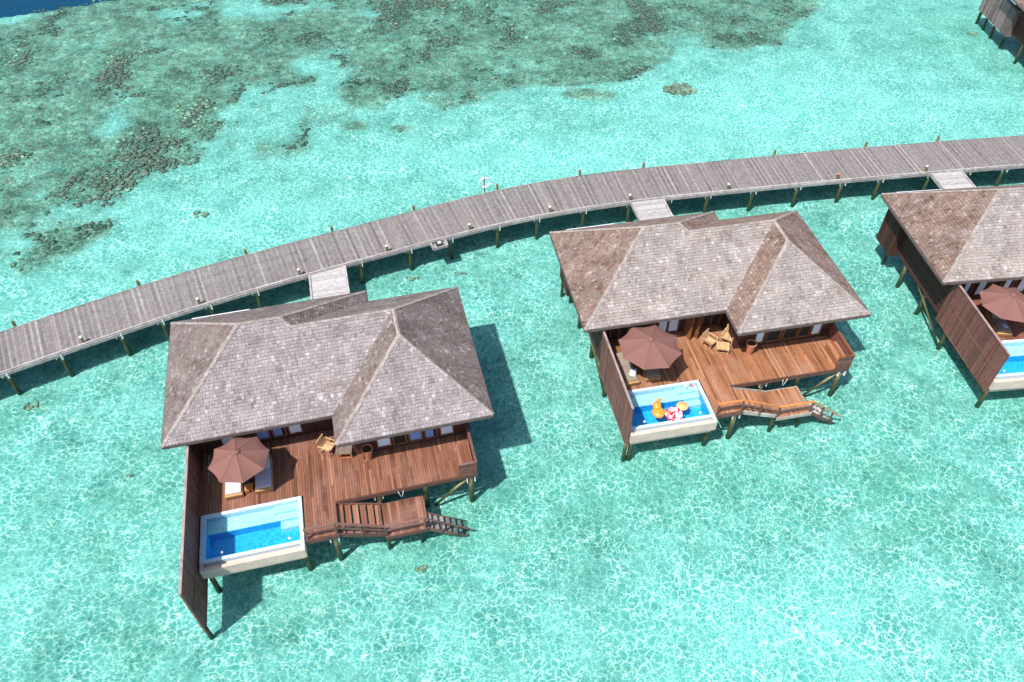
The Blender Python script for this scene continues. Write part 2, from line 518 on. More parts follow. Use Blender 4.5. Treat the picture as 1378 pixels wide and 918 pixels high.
# ------------------------------------------------------------------ ground under the water
BED = -0.25
SEA = 0.33
REEF = [(-42.66,38.99),(-38.2,42.6),(-34.6,40.6),(-31.6,43.6),(-27.9,48.3),(-30.0,51.6),(-27.38,55.0),(-24.22,57.11),(-20.85,55.97),(-16.69,57.0),(-15.65,60.41),(-10.72,59.75),(-9.88,64.63),(-6.43,63.31),(0.91,63.82),(2.33,67.07),(12.22,68.97),(15.64,73.28),(26.81,74.15),(31.83,81.96),(34.93,87.42),(39,98),(45,125),(-160,230),(-160,10)]
PATCH = [(-13.45,60.97,2.6,1.6),(15.64,66.99,1.5,1.0),(7.3,66.2,2.6,1.0),(-9.5,60.6,1.8,1.0)]
DEEP = [(-160,52),(-90,72),(-61.36,81.08),(-54.81,83.94),(-49.5,84.6),(-45.5,86.4),(-41.5,88.4),(-36,91.5),(-31,97),(-10,112),(60,190),(60,500),(-400,500),(-400,52)]
# greener weedy areas of the sand (cx, cy, rx, ry, strength)
WEED = [(-21,24,5,4,.35),(-3,22,8,4,.7),(0,33,6,5,.35),(8,24,12,5,.75),(22,25,8,5,.55),(13,29,9,4,.6),(33,32,10,6,.5),(-9,33,4,6,.8),(-27,24,5,5,.3),(45,78,9,8,.6),(-12,19.5,6,3,.5),(4,37,5,4,.4),(27,38,8,3,.5),(-33,29,4,3,.5),(20,48,12,2,.3),(-6,19.4,2,1.2,.7),(30,22,5,3,.4)]

SAND_GLINT = [(12,16,8,4,1.0),(20,15,7,4,.6),(5,55,22,5,.8),(28,63,20,9,.9),(-20,47,12,5,.8),(-30,38,6,4,.6),(0,15,9,3,.4),(-29,20,6,6,.35)]  # pale sand areas, plus sun glints painted as whiter bed at the near end
def poly_sd(px, py, poly):
    """signed distance, positive inside"""
    d = np.full(px.shape, 1e9); ins = np.zeros(px.shape, bool)
    n = len(poly)
    for i in range(n):
        ax, ay = poly[i]; bx, by = poly[(i+1) % n]
        ex, ey = bx-ax, by-ay
        tt = np.clip(((px-ax)*ex + (py-ay)*ey)/(ex*ex+ey*ey), 0, 1)
        d = np.minimum(d, np.hypot(px-ax-tt*ex, py-ay-tt*ey))
        cond = ((ay > py) != (by > py))
        with np.errstate(divide='ignore', invalid='ignore'):
            xi = ex*(py-ay)/(by-ay if by != ay else 1e-9) + ax
        ins ^= cond & (px < xi)
    return np.where(ins, d, -d)

_perm = rng.random((64, 64))
def vnoise(x, y, s):
    x = x/s; y = y/s
    xi = np.floor(x).astype(int); yi = np.floor(y).astype(int)
    fx = x-xi; fy = y-yi
    fx = fx*fx*(3-2*fx); fy = fy*fy*(3-2*fy)
    g = lambda a, b: _perm[a % 64, b % 64]
    return (g(xi,yi)*(1-fx)+g(xi+1,yi)*fx)*(1-fy) + (g(xi,yi+1)*(1-fx)+g(xi+1,yi+1)*fx)*fy
def fbm(x, y, s, o=4):
    r = 0; a = 0.5; tot = 0
    for k in range(o):
        r = r + a*vnoise(x+17.3*k, y-9.1*k, s); tot += a; s /= 2.1; a *= 0.55
    return r/tot
def reefness(x, y):
    sd = poly_sd(x, y, REEF)
    n = fbm(x, y, 6.0, 5)
    v = 0.5 + sd/3.2
    v = np.clip(v, 0, 1.0)
    # inside the reef there are sandy gaps, more of them close to its edge
    gap = np.clip(1.0 - sd/14, 0, 1)
    dens = v * (0.86 - 0.12*gap) + (n-0.5)*1.6 * (0.35+0.65*v)
    out = np.clip((dens-0.42)/0.25, 0, 1) * np.clip(v*3, 0, 1)
    for cx, cy, rx, ry in PATCH:
        q = 1 - np.hypot((x-cx)/rx, (y-cy)/ry)
        out = np.maximum(out, np.clip((q + (n-0.5)*1.5)*3, 0, 1))
    return out
def clump(x, y):
    sd = poly_sd(x, y, REEF)
    band = np.exp(-((sd-2.5)/2.6)**2)*(x < -12)*(y < 62)
    return fbm(x+31, y+7, 3.5, 4) + 0.10*band + (fbm(x-9, y+50, 1.3, 2)-0.5)*0.22
def deepness(x, y):
    sd = poly_sd(x, y, DEEP) + (fbm(x, y, 5, 3)-0.5)*3
    return np.clip(sd/2.2, 0, 1)

def ground():
    def axis(a, b, c, d, st):
        inner = np.arange(b, c+st/2, st)
        left = b - np.cumsum(st*1.35**np.arange(1, 24)); left = left[left > a]
        right = c + np.cumsum(st*1.35**np.arange(1, 24)); right = right[right < d]
        return np.concatenate([[a], left[::-1], inner, right, [d]])
    xs = axis(-900, -66, 60, 900, 0.42)
    ys = axis(-300, 12, 100, 1500, 0.42)
    X, Y = np.meshgrid(xs, ys)
    rf = reefness(X, Y); dp = deepness(X, Y)
    Z = BED + (fbm(X, Y, 9, 3)-0.5)*0.16 + 0.0
    # height of the added caustic sheet, just over the bed
    Zs = BED + (fbm(X, Y, 9, 3)-0.5)*0.16 + 0.05
    Z = np.minimum(Z, 0.1)
    Z = Z - dp*7.0
    wd = np.zeros_like(X)
    for cx, cy, rx, ry, s in WEED:
        wd = np.maximum(wd, s*np.clip(1.2-np.hypot((X-cx)/rx, (Y-cy)/ry), 0, 1))
    wd = np.clip(wd*0.85 + (fbm(X, Y, 11, 4)-0.62)*1.2*(Y < 60), 0, 1)
    ny, nx = X.shape
    me = bpy.data.meshes.new('lagoon_bed')
    co = np.stack([X, Y, Z], -1).reshape(-1, 3)
    idx = np.arange(nx*ny).reshape(ny, nx)
    q = np.stack([idx[:-1,:-1], idx[:-1,1:], idx[1:,1:], idx[1:,:-1]], -1).reshape(-1, 4)
    me.from_pydata(co.tolist(), [], q.tolist())
    sand_glint = np.zeros_like(X)
    for cx, cy, rx, ry, sv in SAND_GLINT:
        sand_glint = np.maximum(sand_glint, sv*np.clip(1.3-np.hypot((X-cx)/rx, (Y-cy)/ry), 0, 1))
    sand_glint = np.clip(sand_glint*(0.6+0.8*fbm(X, Y, 7, 4)), 0, 1)
    for nm, arr in (('reef', rf), ('deep', dp), ('weed', wd), ('sand_glint', sand_glint), ('clump', np.clip((clump(X, Y)-0.44)*4, 0, 1))):
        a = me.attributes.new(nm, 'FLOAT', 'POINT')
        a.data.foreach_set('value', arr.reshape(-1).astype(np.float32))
    me.polygons.foreach_set('use_smooth', [True]*len(me.polygons))
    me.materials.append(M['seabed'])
    o = bpy.data.objects.new('lagoon_bed', me); col.objects.link(o)
    tag(o, kind='structure', label='pale sandy lagoon bed with weed and a reef drop-off')
    # added sheet close above the bed, with caustic light and water tint painted in
    me2 = bpy.data.meshes.new('caustic_sheet')
    co2 = np.stack([X, Y, Zs], -1).reshape(-1, 3)
    me2.from_pydata(co2.tolist(), [], q.tolist())
    me2.polygons.foreach_set('use_smooth', [True]*len(me2.polygons))
    me2.materials.append(M['caustic_low'])
    o2 = bpy.data.objects.new('caustic_sheet', me2); col.objects.link(o2)
    tag(o2, kind='structure', label='added sheet above the lagoon bed with painted caustic light and water tint')
ground()

def water():
    # surface as a real sheet with a gentle swell
    mb = MB()
    mb.add([(-900,-300,SEA),(900,-300,SEA),(900,1500,SEA),(-900,1500,SEA)], [(0,1,2,3)], 0.5)
    tag(mb.build('sea_water', M['water']), kind='structure', label='clear turquoise lagoon water')
water()

# ---- coral
ico = bmesh.new(); bmesh.ops.create_icosphere(ico, subdivisions=2, radius=1)
ICO_V = np.array([v.co[:] for v in ico.verts]); ICO_F = [[v.index for v in f.verts] for f in ico.faces]; ico.free()
ico = bmesh.new(); bmesh.ops.create_icosphere(ico, subdivisions=1, radius=1)
ICO1_V = np.array([v.co[:] for v in ico.verts]); ICO1_F = [[v.index for v in f.verts] for f in ico.faces]; ico.free()
def lump(mb, x, y, z, r, h, tint, lod=1):
    V0, F0 = (ICO_V, ICO_F) if lod == 2 else (ICO1_V, ICO1_F)
    d = 1 + (rng.random(len(V0))-0.5)*0.85
    a = rng.random()*6.28; sx = 1+(rng.random()-0.5)*0.7
    P = V0*d[:,None]*np.array([r*sx, r, h])
    c, s = math.cos(a), math.sin(a)
    Q = np.stack([P[:,0]*c-P[:,1]*s+x, P[:,0]*s+P[:,1]*c+y, P[:,2]+z], -1)
    mb.add(Q.tolist(), F0, tint)
def corals():
    mb = MB()
    n = 230000
    x = rng.uniform(-68, 46, n); y = rng.uniform(38, 100, n)
    rf = reefness(x, y); dp = deepness(x, y)
    clus = clump(x, y)
    keep = (rf > 0.35) & (dp < 0.3) & (rng.random(n) < np.clip((clus-0.42)*3.6, 0.34, 1)*rf)
    hue = fbm(x-40, y+60, 5, 3)
    for xx, yy, cl, hh in zip(x[keep], y[keep], clus[keep], hue[keep]):
        r = (0.05 + 0.24*rng.random()**3.6)*(1.0 if cl > 0.5 else 0.75)
        tint = np.clip(0.33 - max(0, cl-0.52)*2.2 + (hh-0.5)*1.2 + (rng.random()-0.5)*0.75 + (0.35 if rng.random() < 0.07 else 0), 0, 1)
        lump(mb, xx, yy, BED-0.055+0.30*max(0, cl-0.46), r, r*0.24, float(tint), 1)
    tag(mb.build('coral_reef', M['coral'], smooth=True), kind='stuff', label='brown and olive coral heads crowding the reef flat')
corals()
def coral_head(x, y, r, label, k=14, grp=None):
    mb = MB()
    for i in range(k):
        a = rng.random()*6.28; q = rng.random()**0.6
        lump(mb, r*q*math.cos(a), 0.65*r*q*math.sin(a), 0, r*0.32*(1.2-q*0.5), r*0.2, 0.05+0.45*rng.random(), 2)
    o = mb.build('coral_head', M['coral'], smooth=False, loc=(x, y, BED+0.03))
    tag(o, label, 'coral', grp)
coral_head(15.7, 67.0, 1.35, 'lone mossy coral head on pale sand right of the reef edge', 22)
coral_head(-23.6, 48.7, 0.55, 'small dark coral lump on bare sand between reef and jetty', 10)
coral_head(-21.35, 25.0, 0.22, 'tiny dark coral lump in the shallows left of the near villa', 6)
coral_head(-4.72, 19.34, 0.4, 'dark coral lump below the stairs of the near villa', 8)
coral_head(-28.9, 30.1, 0.5, 'dark coral lump beside a pile at the left end of the jetty', 8)
coral_head(-6.9, 41.2, 0.42, 'dark coral lump at the foot of a jetty pile near the first footbridge', 8)
coral_head(-3.6, 41.6, 0.42, 'dark coral lump at the foot of a jetty pile below the equipment tray', 8)
coral_head(46.9, 77.6, 0.6, 'olive coral lump in the shallows beside the distant villa', 8)

# ------------------------------------------------------------------ villa
XL, DL, W_, W0, Q, P_, ZE, ZD = 10.98, 8.88, 16.3, 8.36, 1.92, 0.72, 4.96, 2.4
YB = W_ - W0
RM = (W0 + W_)/2
HV = XL - YB/2
R2X = XL - DL/2
APY = -Q + YB/2

def clip_convex(poly, cp):
    """Sutherland-Hodgman: clip poly by convex ccw cp"""
    out = poly
    for i in range(len(cp)):
        ax, ay = cp[i]; bx, by = cp[(i+1) % len(cp)]
        inp = out; out = []
        if not inp: return []
        ins = lambda p: (bx-ax)*(p[1]-ay) - (by-ay)*(p[0]-ax) >= -1e-9
        for k in range(len(inp)):
            p, q = inp[k-1], inp[k]
            ip, iq = ins(p), ins(q)
            if ip != iq:
                d1 = (bx-ax)*(p[1]-ay)-(by-ay)*(p[0]-ax); d2 = (bx-ax)*(q[1]-ay)-(by-ay)*(q[0]-ax)
                tt = d1/(d1-d2)
                out.append((p[0]+tt*(q[0]-p[0]), p[1]+tt*(q[1]-p[1])))
            if iq: out.append(q)
    return out

def roof_planes():
    """(plan polygon ccw, upslope unit vector in plan, reference eave point, side)"""
    return [
        ([(0,0),(HV,0),(HV,YB/2),(R2X,DL/2),(DL/2,DL/2)], (0,1), (0,0), 'F'),
        ([(HV,0),(W0,0),(RM,YB/2),(HV,YB/2)], (0,1), (0,0), 'F'),
        ([(0,0),(DL/2,DL/2),(0,DL)], (1,0), (0,0), 'S'),
        ([(0,DL),(DL/2,DL/2),(R2X,DL/2),(XL,DL)], (0,-1), (0,DL), 'S'),
        ([(XL,DL),(R2X,DL/2),(HV,YB/2),(XL,YB)], (-1,0), (XL,0), 'S'),
        ([(HV,YB/2),(RM,YB/2),(W_,YB),(XL,YB)], (0,-1), (0,YB), 'S'),
        ([(W_,YB),(RM,YB/2),(RM,APY),(W_,-Q)], (-1,0), (W_,0), 'S'),
        ([(W0,-Q),(W_,-Q),(RM,APY)], (0,1), (0,-Q), 'F'),
        ([(W0,-Q),(RM,APY),(RM,YB/2),(W0,0)], (1,0), (W0,0), 'S'),
    ]
def rz_at(x, y, up, ref):
    return ZE + P_*((x-ref[0])*up[0] + (y-ref[1])*up[1])

def build_roof(root, cool):
    base = MB()
    eaves = []
    front = MB(); side = MB()
    sl = math.sqrt(1+P_*P_)
    for poly, up, ref, kind in roof_planes():
        area = sum(poly[i][0]*poly[(i+1)%len(poly)][1]-poly[(i+1)%len(poly)][0]*poly[i][1] for i in range(len(poly)))
        pl = poly if area > 0 else poly[::-1]
        n = len(pl)
        base.add([(x, y, rz_at(x,y,up,ref)) for x,y in pl] + [(x, y, rz_at(x,y,up,ref)-0.16) for x,y in pl],
                 [tuple(range(n)), tuple(range(2*n-1, n-1, -1))], 0.5)
        # shingles: u along the eave, v up the slope (plan distance)
        ux, uy = up[1], -up[0]       # along
        us = [(x-ref[0])*ux+(y-ref[1])*uy for x,y in pl]; vs = [(x-ref[0])*up[0]+(y-ref[1])*up[1] for x,y in pl]
        cp = list(zip(us, vs))
        a2 = sum(cp[i][0]*cp[(i+1)%n][1]-cp[(i+1)%n][0]*cp[i][1] for i in range(n))
        if a2 < 0: cp = cp[::-1]
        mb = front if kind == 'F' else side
        course = 0.145
        vmax, vmin = max(vs), min(vs)
        k = int(math.floor(vmin/course))
        while k*course < vmax:
            v0 = k*course; v1 = v0+course
            u = min(us) - random.random()*0.3
            while u < max(us):
                wd = random.choice([0.09, 0.12, 0.15, 0.18, 0.22])*random.uniform(0.9, 1.1)
                jj = random.uniform(-0.03, 0.02)
                q = clip_convex([(u+0.006, v0+jj), (u+wd-0.006, v0+jj), (u+wd-0.006, v1), (u+0.006, v1)], cp)
                if len(q) >= 3:
                    lift = 0.020 + random.random()*0.016
                    tint = min(1, max(0, random.gauss(0.45, 0.15) + 0.35*(noise.noise(Vector((u*1.3+7*ref[1], v0*1.3, 1.7*ref[0])))) ))
                    if random.random() < 0.025: tint = 0.85
                    top = []; bot = []
                    for uu, vv in q:
                        x = ref[0]+uu*ux+vv*up[0]; y = ref[1]+uu*uy+vv*up[1]
                        fr = (vv-v0)/course
                        z = rz_at(x, y, up, ref)
                        top.append((x, y, z + 0.012 + lift*(1-fr)))
                        bot.append((x, y, z + 0.002))
                    m_ = len(q)
                    fs = [tuple(range(m_))] + [(i, i+m_, (i+1)%m_+m_, (i+1)%m_) for i in range(m_)]
                    mb.add(top+bot, fs, tint)
                u += wd
            k += 1
    roof = base.build('roof', M['soffit'], root)
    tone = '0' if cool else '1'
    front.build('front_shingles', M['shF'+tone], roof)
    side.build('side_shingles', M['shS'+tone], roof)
    # eave boards
    eb = MB()
    cs = [(0,0),(W0,0),(W0,-Q),(W_,-Q),(W_,YB),(XL,YB),(XL,DL),(0,DL)]
    for i in range(len(cs)):
        a = cs[i]; b = cs[(i+1)%len(cs)]
        dx, dy = b[0]-a[0], b[1]-a[1]; L = math.hypot(dx, dy); nx, ny = dy/L*0.02, -dx/L*0.02
        eb.obox((a[0]+nx, a[1]+ny, ZE-0.085), (b[0]+nx, b[1]+ny, ZE-0.085), 0.04, 0.19)
    eb.build('eave_board', M['eave'], root)
    # ridge and hip caps: overlapping bent pieces
    cap = MB()
    H = lambda d: ZE + P_*d
    lines = [((0,0),(DL/2,DL/2),0,DL/2),((0,DL),(DL/2,DL/2),0,DL/2),((DL/2,DL/2),(R2X,DL/2),DL/2,DL/2),
             ((HV,YB/2),(R2X,DL/2),YB/2,DL/2),((HV,YB/2),(RM,YB/2),YB/2,YB/2),((XL,DL),(R2X,DL/2),0,DL/2),
             ((W_,YB),(RM,YB/2),0,YB/2),((RM,YB/2),(RM,APY),YB/2,YB/2),((W_,-Q),(RM,APY),0,YB/2),((W0,-Q),(RM,APY),0,YB/2)]
    for a, b, ha, hb in lines:
        A = Vector((a[0], a[1], H(ha)+0.03)); B = Vector((b[0], b[1], H(hb)+0.03))
        L = (B-A).length; n = max(1, int(L/0.3)); d = (B-A)/n
        sidev = Vector((d.y, -d.x, 0)).normalized()*0.105
        drop = Vector((0, 0, -0.045 if ha != hb else -0.07))
        for i in range(n):
            p = A+d*i; q = A+d*(i+1.08); z0 = Vector((0,0,0.028+0.012*random.random())); z1 = Vector((0,0,0.008))
            vs = [p-sidev+drop+z0, p+z0, p+sidev+drop+z0, q-sidev+drop+z1, q+z1, q+sidev+drop+z1, p-sidev+drop-z0, p+sidev+drop-z0]
            cap.add(vs, [(0,1,4,3),(1,2,5,4),(0,6,7,2,1)])
    cap.build('ridge_cap', M['ridge_cap'], root)
    g = MB(); g.box(1.1, 4.3, DL+0.05, DL+0.15, ZE-0.14, ZE-0.04)
    g.build('gutter', M['white'], root)

def boards_z(mb, x0, x1, y0, y1, z0, z1, bw=0.16, axis='x', gap=0.008):
    """vertical skin of horizontal boards"""
    z = z0
    while z < z1-0.01:
        mb.box(x0, x1, y0, y1, z, min(z+bw-gap, z1)); z += bw

def window(root, kind, x0, x1, z0, z1, yw):
    """timber framed window on the front wall plane y=yw, facing -y"""
    f = MB(); t = 0.07
    y0, y1 = yw-0.055, yw-0.003
    f.box(x0-t, x0, y0, y1, z0-t, z1+t); f.box(x1, x1+t, y0, y1, z0-t, z1+t)
    f.box(x0, x1, y0, y1, z0-t, z0); f.box(x0, x1, y0, y1, z1, z1+t)
    if x1-x0 > 0.9:
        xm = (x0+x1)/2; f.box(xm-0.03, xm+0.03, y0+0.01, y1, z0, z1)
    o = f.build('window', M['frame'], root)
    p = MB(); p.box(x0, x1, yw-0.02, yw-0.006, z0, z1); p.build('pane', M['room'], o)
    if kind in ('white', 'blue'):
        c = MB(); n = max(6, int((x1-x0)/0.05)); vs = []
        fx0, fx1 = x0+0.01, x1-0.01-(0.25*(x1-x0) if random.random() < 0.4 else 0)
        for i in range(n+1):
            x = fx0+(fx1-fx0)*i/n; yy = yw-0.034+0.007*math.sin(i*1.9)
            vs += [(x, yy, z0+0.03), (x, yy, z1-0.02)]
        c.add(vs, [(2*i, 2*i+2, 2*i+3, 2*i+1) for i in range(n)], 0.5)
        c.build('curtain', M['curtain_'+kind], o)
    return o

def pile(root, x, y, ztop, r=0.13, lean=0.0, bracket=True, name='pile'):
    mb = MB(); n = 7
    pts = [(x+lean*(1-i/(n-1)), y, BED-0.25+(ztop-BED+0.25)*i/(n-1)) for i in range(n)]
    mb.tube(pts, [r*(1.12-0.2*i/(n-1))*random.uniform(0.95, 1.05) for i in range(n)], 10)
    o = mb.build(name, M['pile'], root, smooth=True)
    if bracket:
        for sx in (-1, 1):
            b = MB(); b.box(x+sx*(r+0.05), x+sx*(r+0.10), y-0.20, y-0.08, ztop-0.42, ztop-0.02)
            b.build('bracket', M['white'], o)
    return o

def build_pool(root):
    x0, x1, y1, y0 = 1.24, 6.13, -2.73, -5.77      # outer
    t = 0.14; zw = ZD-0.07
    wl = MB()
    # shell: outer walls
    wl.box(x0, x1, y0, y0+0.16, ZD-0.70, ZD-0.02)        # outer front lip
    wl.box(x0, x0+0.16, y0+0.16, y1, ZD-0.70, ZD-0.03)
    wl.box(x1-0.16, x1, y0+0.16, y1, ZD-0.70, ZD-0.03)
    wl.box(x0+0.16, x1-0.16, y0+0.16, y1, ZD-1.05, ZD-0.95)
    wl.box(x0+0.16, x1-0.16, y0+0.16, y0+0.42, ZD-0.70, ZD-0.30)   # overflow channel floor
    o = wl.build('pool_shell', M['pool_wall'], root)
    rim = MB()
    rim.box(x0+0.005, x1-0.003, y1-0.15, y1+0.02, ZD-0.9, ZD+0.035)      # back rim
    rim.box(x1-0.17, x1+0.004, y0+0.163, y1-0.152, ZD-0.029, ZD+0.035)   # right rim
    rim.box(x0-0.004, x0+0.24, y0+0.45, y1-0.152, ZD-0.9, ZD+0.03)
    rim.box(x0+0.242, x1-0.175, y0+0.42, y0+0.60, ZD-0.95, ZD-0.03)      # infinity lip
    rim.build('pool_rim', M['pool_rim'], o)
    ix0, ix1, iy0, iy1 = x0+0.243, x1-0.172, y0+0.603, y1-0.153
    d = MB(); d.box(ix0, ix1, iy0, iy1-0.75, ZD-0.95, ZD-0.88)
    d.box(ix0, ix1, iy0, iy0+0.02, ZD-0.88, ZD-0.06)
    d.box(ix1-0.02, ix1, iy0+0.02, iy1-0.75, ZD-0.88, ZD-0.06)
    d.box(ix0, ix0+0.02, iy0+0.02, iy1-0.75, ZD-0.88, ZD-0.06)
    d.box(ix0+0.02, ix1-1.02, iy1-0.77, iy1-0.752, ZD-0.88, ZD-0.40)
    d.build('pool_floor', M['tile_deep'], o)
    p = MB(); p.box(ix0, ix1, iy1-0.75, iy1, ZD-0.9, ZD-0.36)          # shallow ledge
    p.box(ix1-1.25, ix1, iy1-0.40, iy1-0.001, ZD-0.36, ZD-0.20)        # step in the corner
    p.box(ix1-1.0, ix1-0.021, iy1-1.12, iy1-0.751, ZD-0.88, ZD-0.58)   # lower step
    p.build('pool_step', M['tile_pale'], o)
    s = MB(); s.add([(ix0,iy0,zw),(ix1,iy0,zw),(ix1,iy1,zw),(ix0,iy1,zw)], [(0,1,2,3)], 0.5)
    s.build('pool_water', M['pool_water'], o)
    for px in (x0+1.0, x1-0.7):
        l = MB(); l.lathe([(0.07, zw+0.004), (0.07, zw+0.05), (0.04, zw+0.07)], 12, (px, iy0+0.22))
        l.build('skimmer_cap', M['white'], o, smooth=True)

def build_stairs(root, v, i):
    orange = (v == 1)
    dk = M['deck%d' % i]
    ZL = 1.4
    sm = MB(); n = 6
    for k in range(n):
        x0 = 7.78 + k*0.36; z = ZD - 0.08 - (k+1)*(ZD-0.08-ZL)/(n+0.6)
        for b in range(2):
            sm.box(x0+0.02+b*0.145, x0+0.155+b*0.145, -5.22, -3.53, z-0.04, z)
    sm.build('stair_tread', dk, root)
    for yy in (-3.49, -5.27):
        st = MB(); st.obox((7.72, yy, ZD-0.16), (9.98, yy, ZL-0.06), 0.06, 0.26)
        st.build('stringer', M['white_wood'] if orange else M['fascia'], root)
    ld = MB(); x = 9.95
    while x < 11.98:
        ld.box(x, x+0.135, -5.42, -3.50, ZL-0.04, ZL); x += 0.145
    ld.build('landing', dk, root)
    lf = MB(); lf.box(9.95, 12.0, -5.47, -5.425, ZL-0.24, ZL+0.01); lf.box(9.95, 12.0, -3.495, -3.45, ZL-0.2, ZL-0.01)
    lf.box(12.0, 12.05, -5.47, -3.45, ZL-0.24, ZL+0.005)
    lf.build('landing_fascia', M['white_wood'] if orange else M['fascia'], root)
    lo = MB()
    for k in range(7):
        x0 = 12.08 + k*0.3; z = ZL - 0.22 - k*0.24
        lo.box(x0, x0+0.25, -5.32, -4.5, z-0.04, z)
    lo.build('lower_tread', M['white_wood'] if orange else M['grey_deck'], root)
    for yy in (-4.46, -5.38):
        ls = MB(); ls.obox((12.04, yy, ZL-0.12), (14.3, yy, ZL-1.95), 0.05, 0.2)
        ls.build('lower_stringer', M['rail_brown'], root)
    # handrail on the outer side
    rl = MB(); pts = [(6.22,-5.24,ZD+0.86), (7.72,-5.24,ZD+0.86), (10.0,-5.36,ZL+0.88), (11.98,-5.38,ZL+0.90), (14.2,-5.42,0.42)]
    for a, b in zip(pts[:-1], pts[1:]):
        rl.obox(a, b, 0.13 if b[0] < 12.5 else 0.08, 0.05, 0.7)
    rl.build('handrail', M['orange_wood'] if orange else M['rail_brown'], root)
    lr = MB()
    for a, b in zip(pts[:-1], pts[1:]):
        if b[0] < 12.5:
            lr.obox((a[0],a[1],a[2]-0.38), (b[0],b[1],b[2]-0.38), 0.04, 0.1)
    lr.build('lower_rail', M['rail_brown'], root)
    def zr(x):
        for a, b in zip(pts[:-1], pts[1:]):
            if a[0] <= x <= b[0]:
                s = (x-a[0])/(b[0]-a[0]); return a[2]+(b[2]-a[2])*s, a[1]+(b[1]-a[1])*s
    for x, zb in ((6.3, ZD-0.25), (7.7, ZD-0.25), (8.85, 1.75), (10.0, ZL-0.2), (11.95, ZL-0.22), (12.75, 0.6), (13.5, 0.0)):
        zz, yy = zr(x)
        p = MB(); p.box(x-0.04, x+0.04, yy-0.045, yy+0.04, zb, zz-0.03); p.build('rail_post', M['rail_brown'], root)

def build_screen(root, y1, y0, zt, zb):
    x = 1.13
    s = MB(); y = y1; 
    n = max(1, round((y1-y0)/0.135)); bw = (y1-y0)/n
    for k in range(n):
        yy = y1-(k+1)*bw
        s.box(x-0.02, x+0.02, yy+0.006, yy+bw-0.004, zb+0.05, zt-0.03)
    o = s.build('privacy_screen', M['screen'], root)
    f = MB(); nb = 5
    for k in range(nb+1):
        yy = y1-(y1-y0)*k/nb
        a, b = (yy-0.045, yy+0.045)
        f.box(x-0.045, x+0.045, a, b, zb, zt-0.02)
    for zz in (zb, (zb+zt)/2, zt-0.16):
        for k in range(nb):
            ya = y1-(y1-y0)*k/nb-0.046; yb = y1-(y1-y0)*(k+1)/nb+0.046
            f.box(x-0.04, x+0.04, yb, ya, zz, zz+0.09)
    f.build('screen_frame', M['screen'], o)
    c = MB(); c.box(x-0.06, x+0.06, y0-0.05, y1, zt-0.02, zt+0.02); c.build('screen_cap', M['screen_cap'], o)
    return o

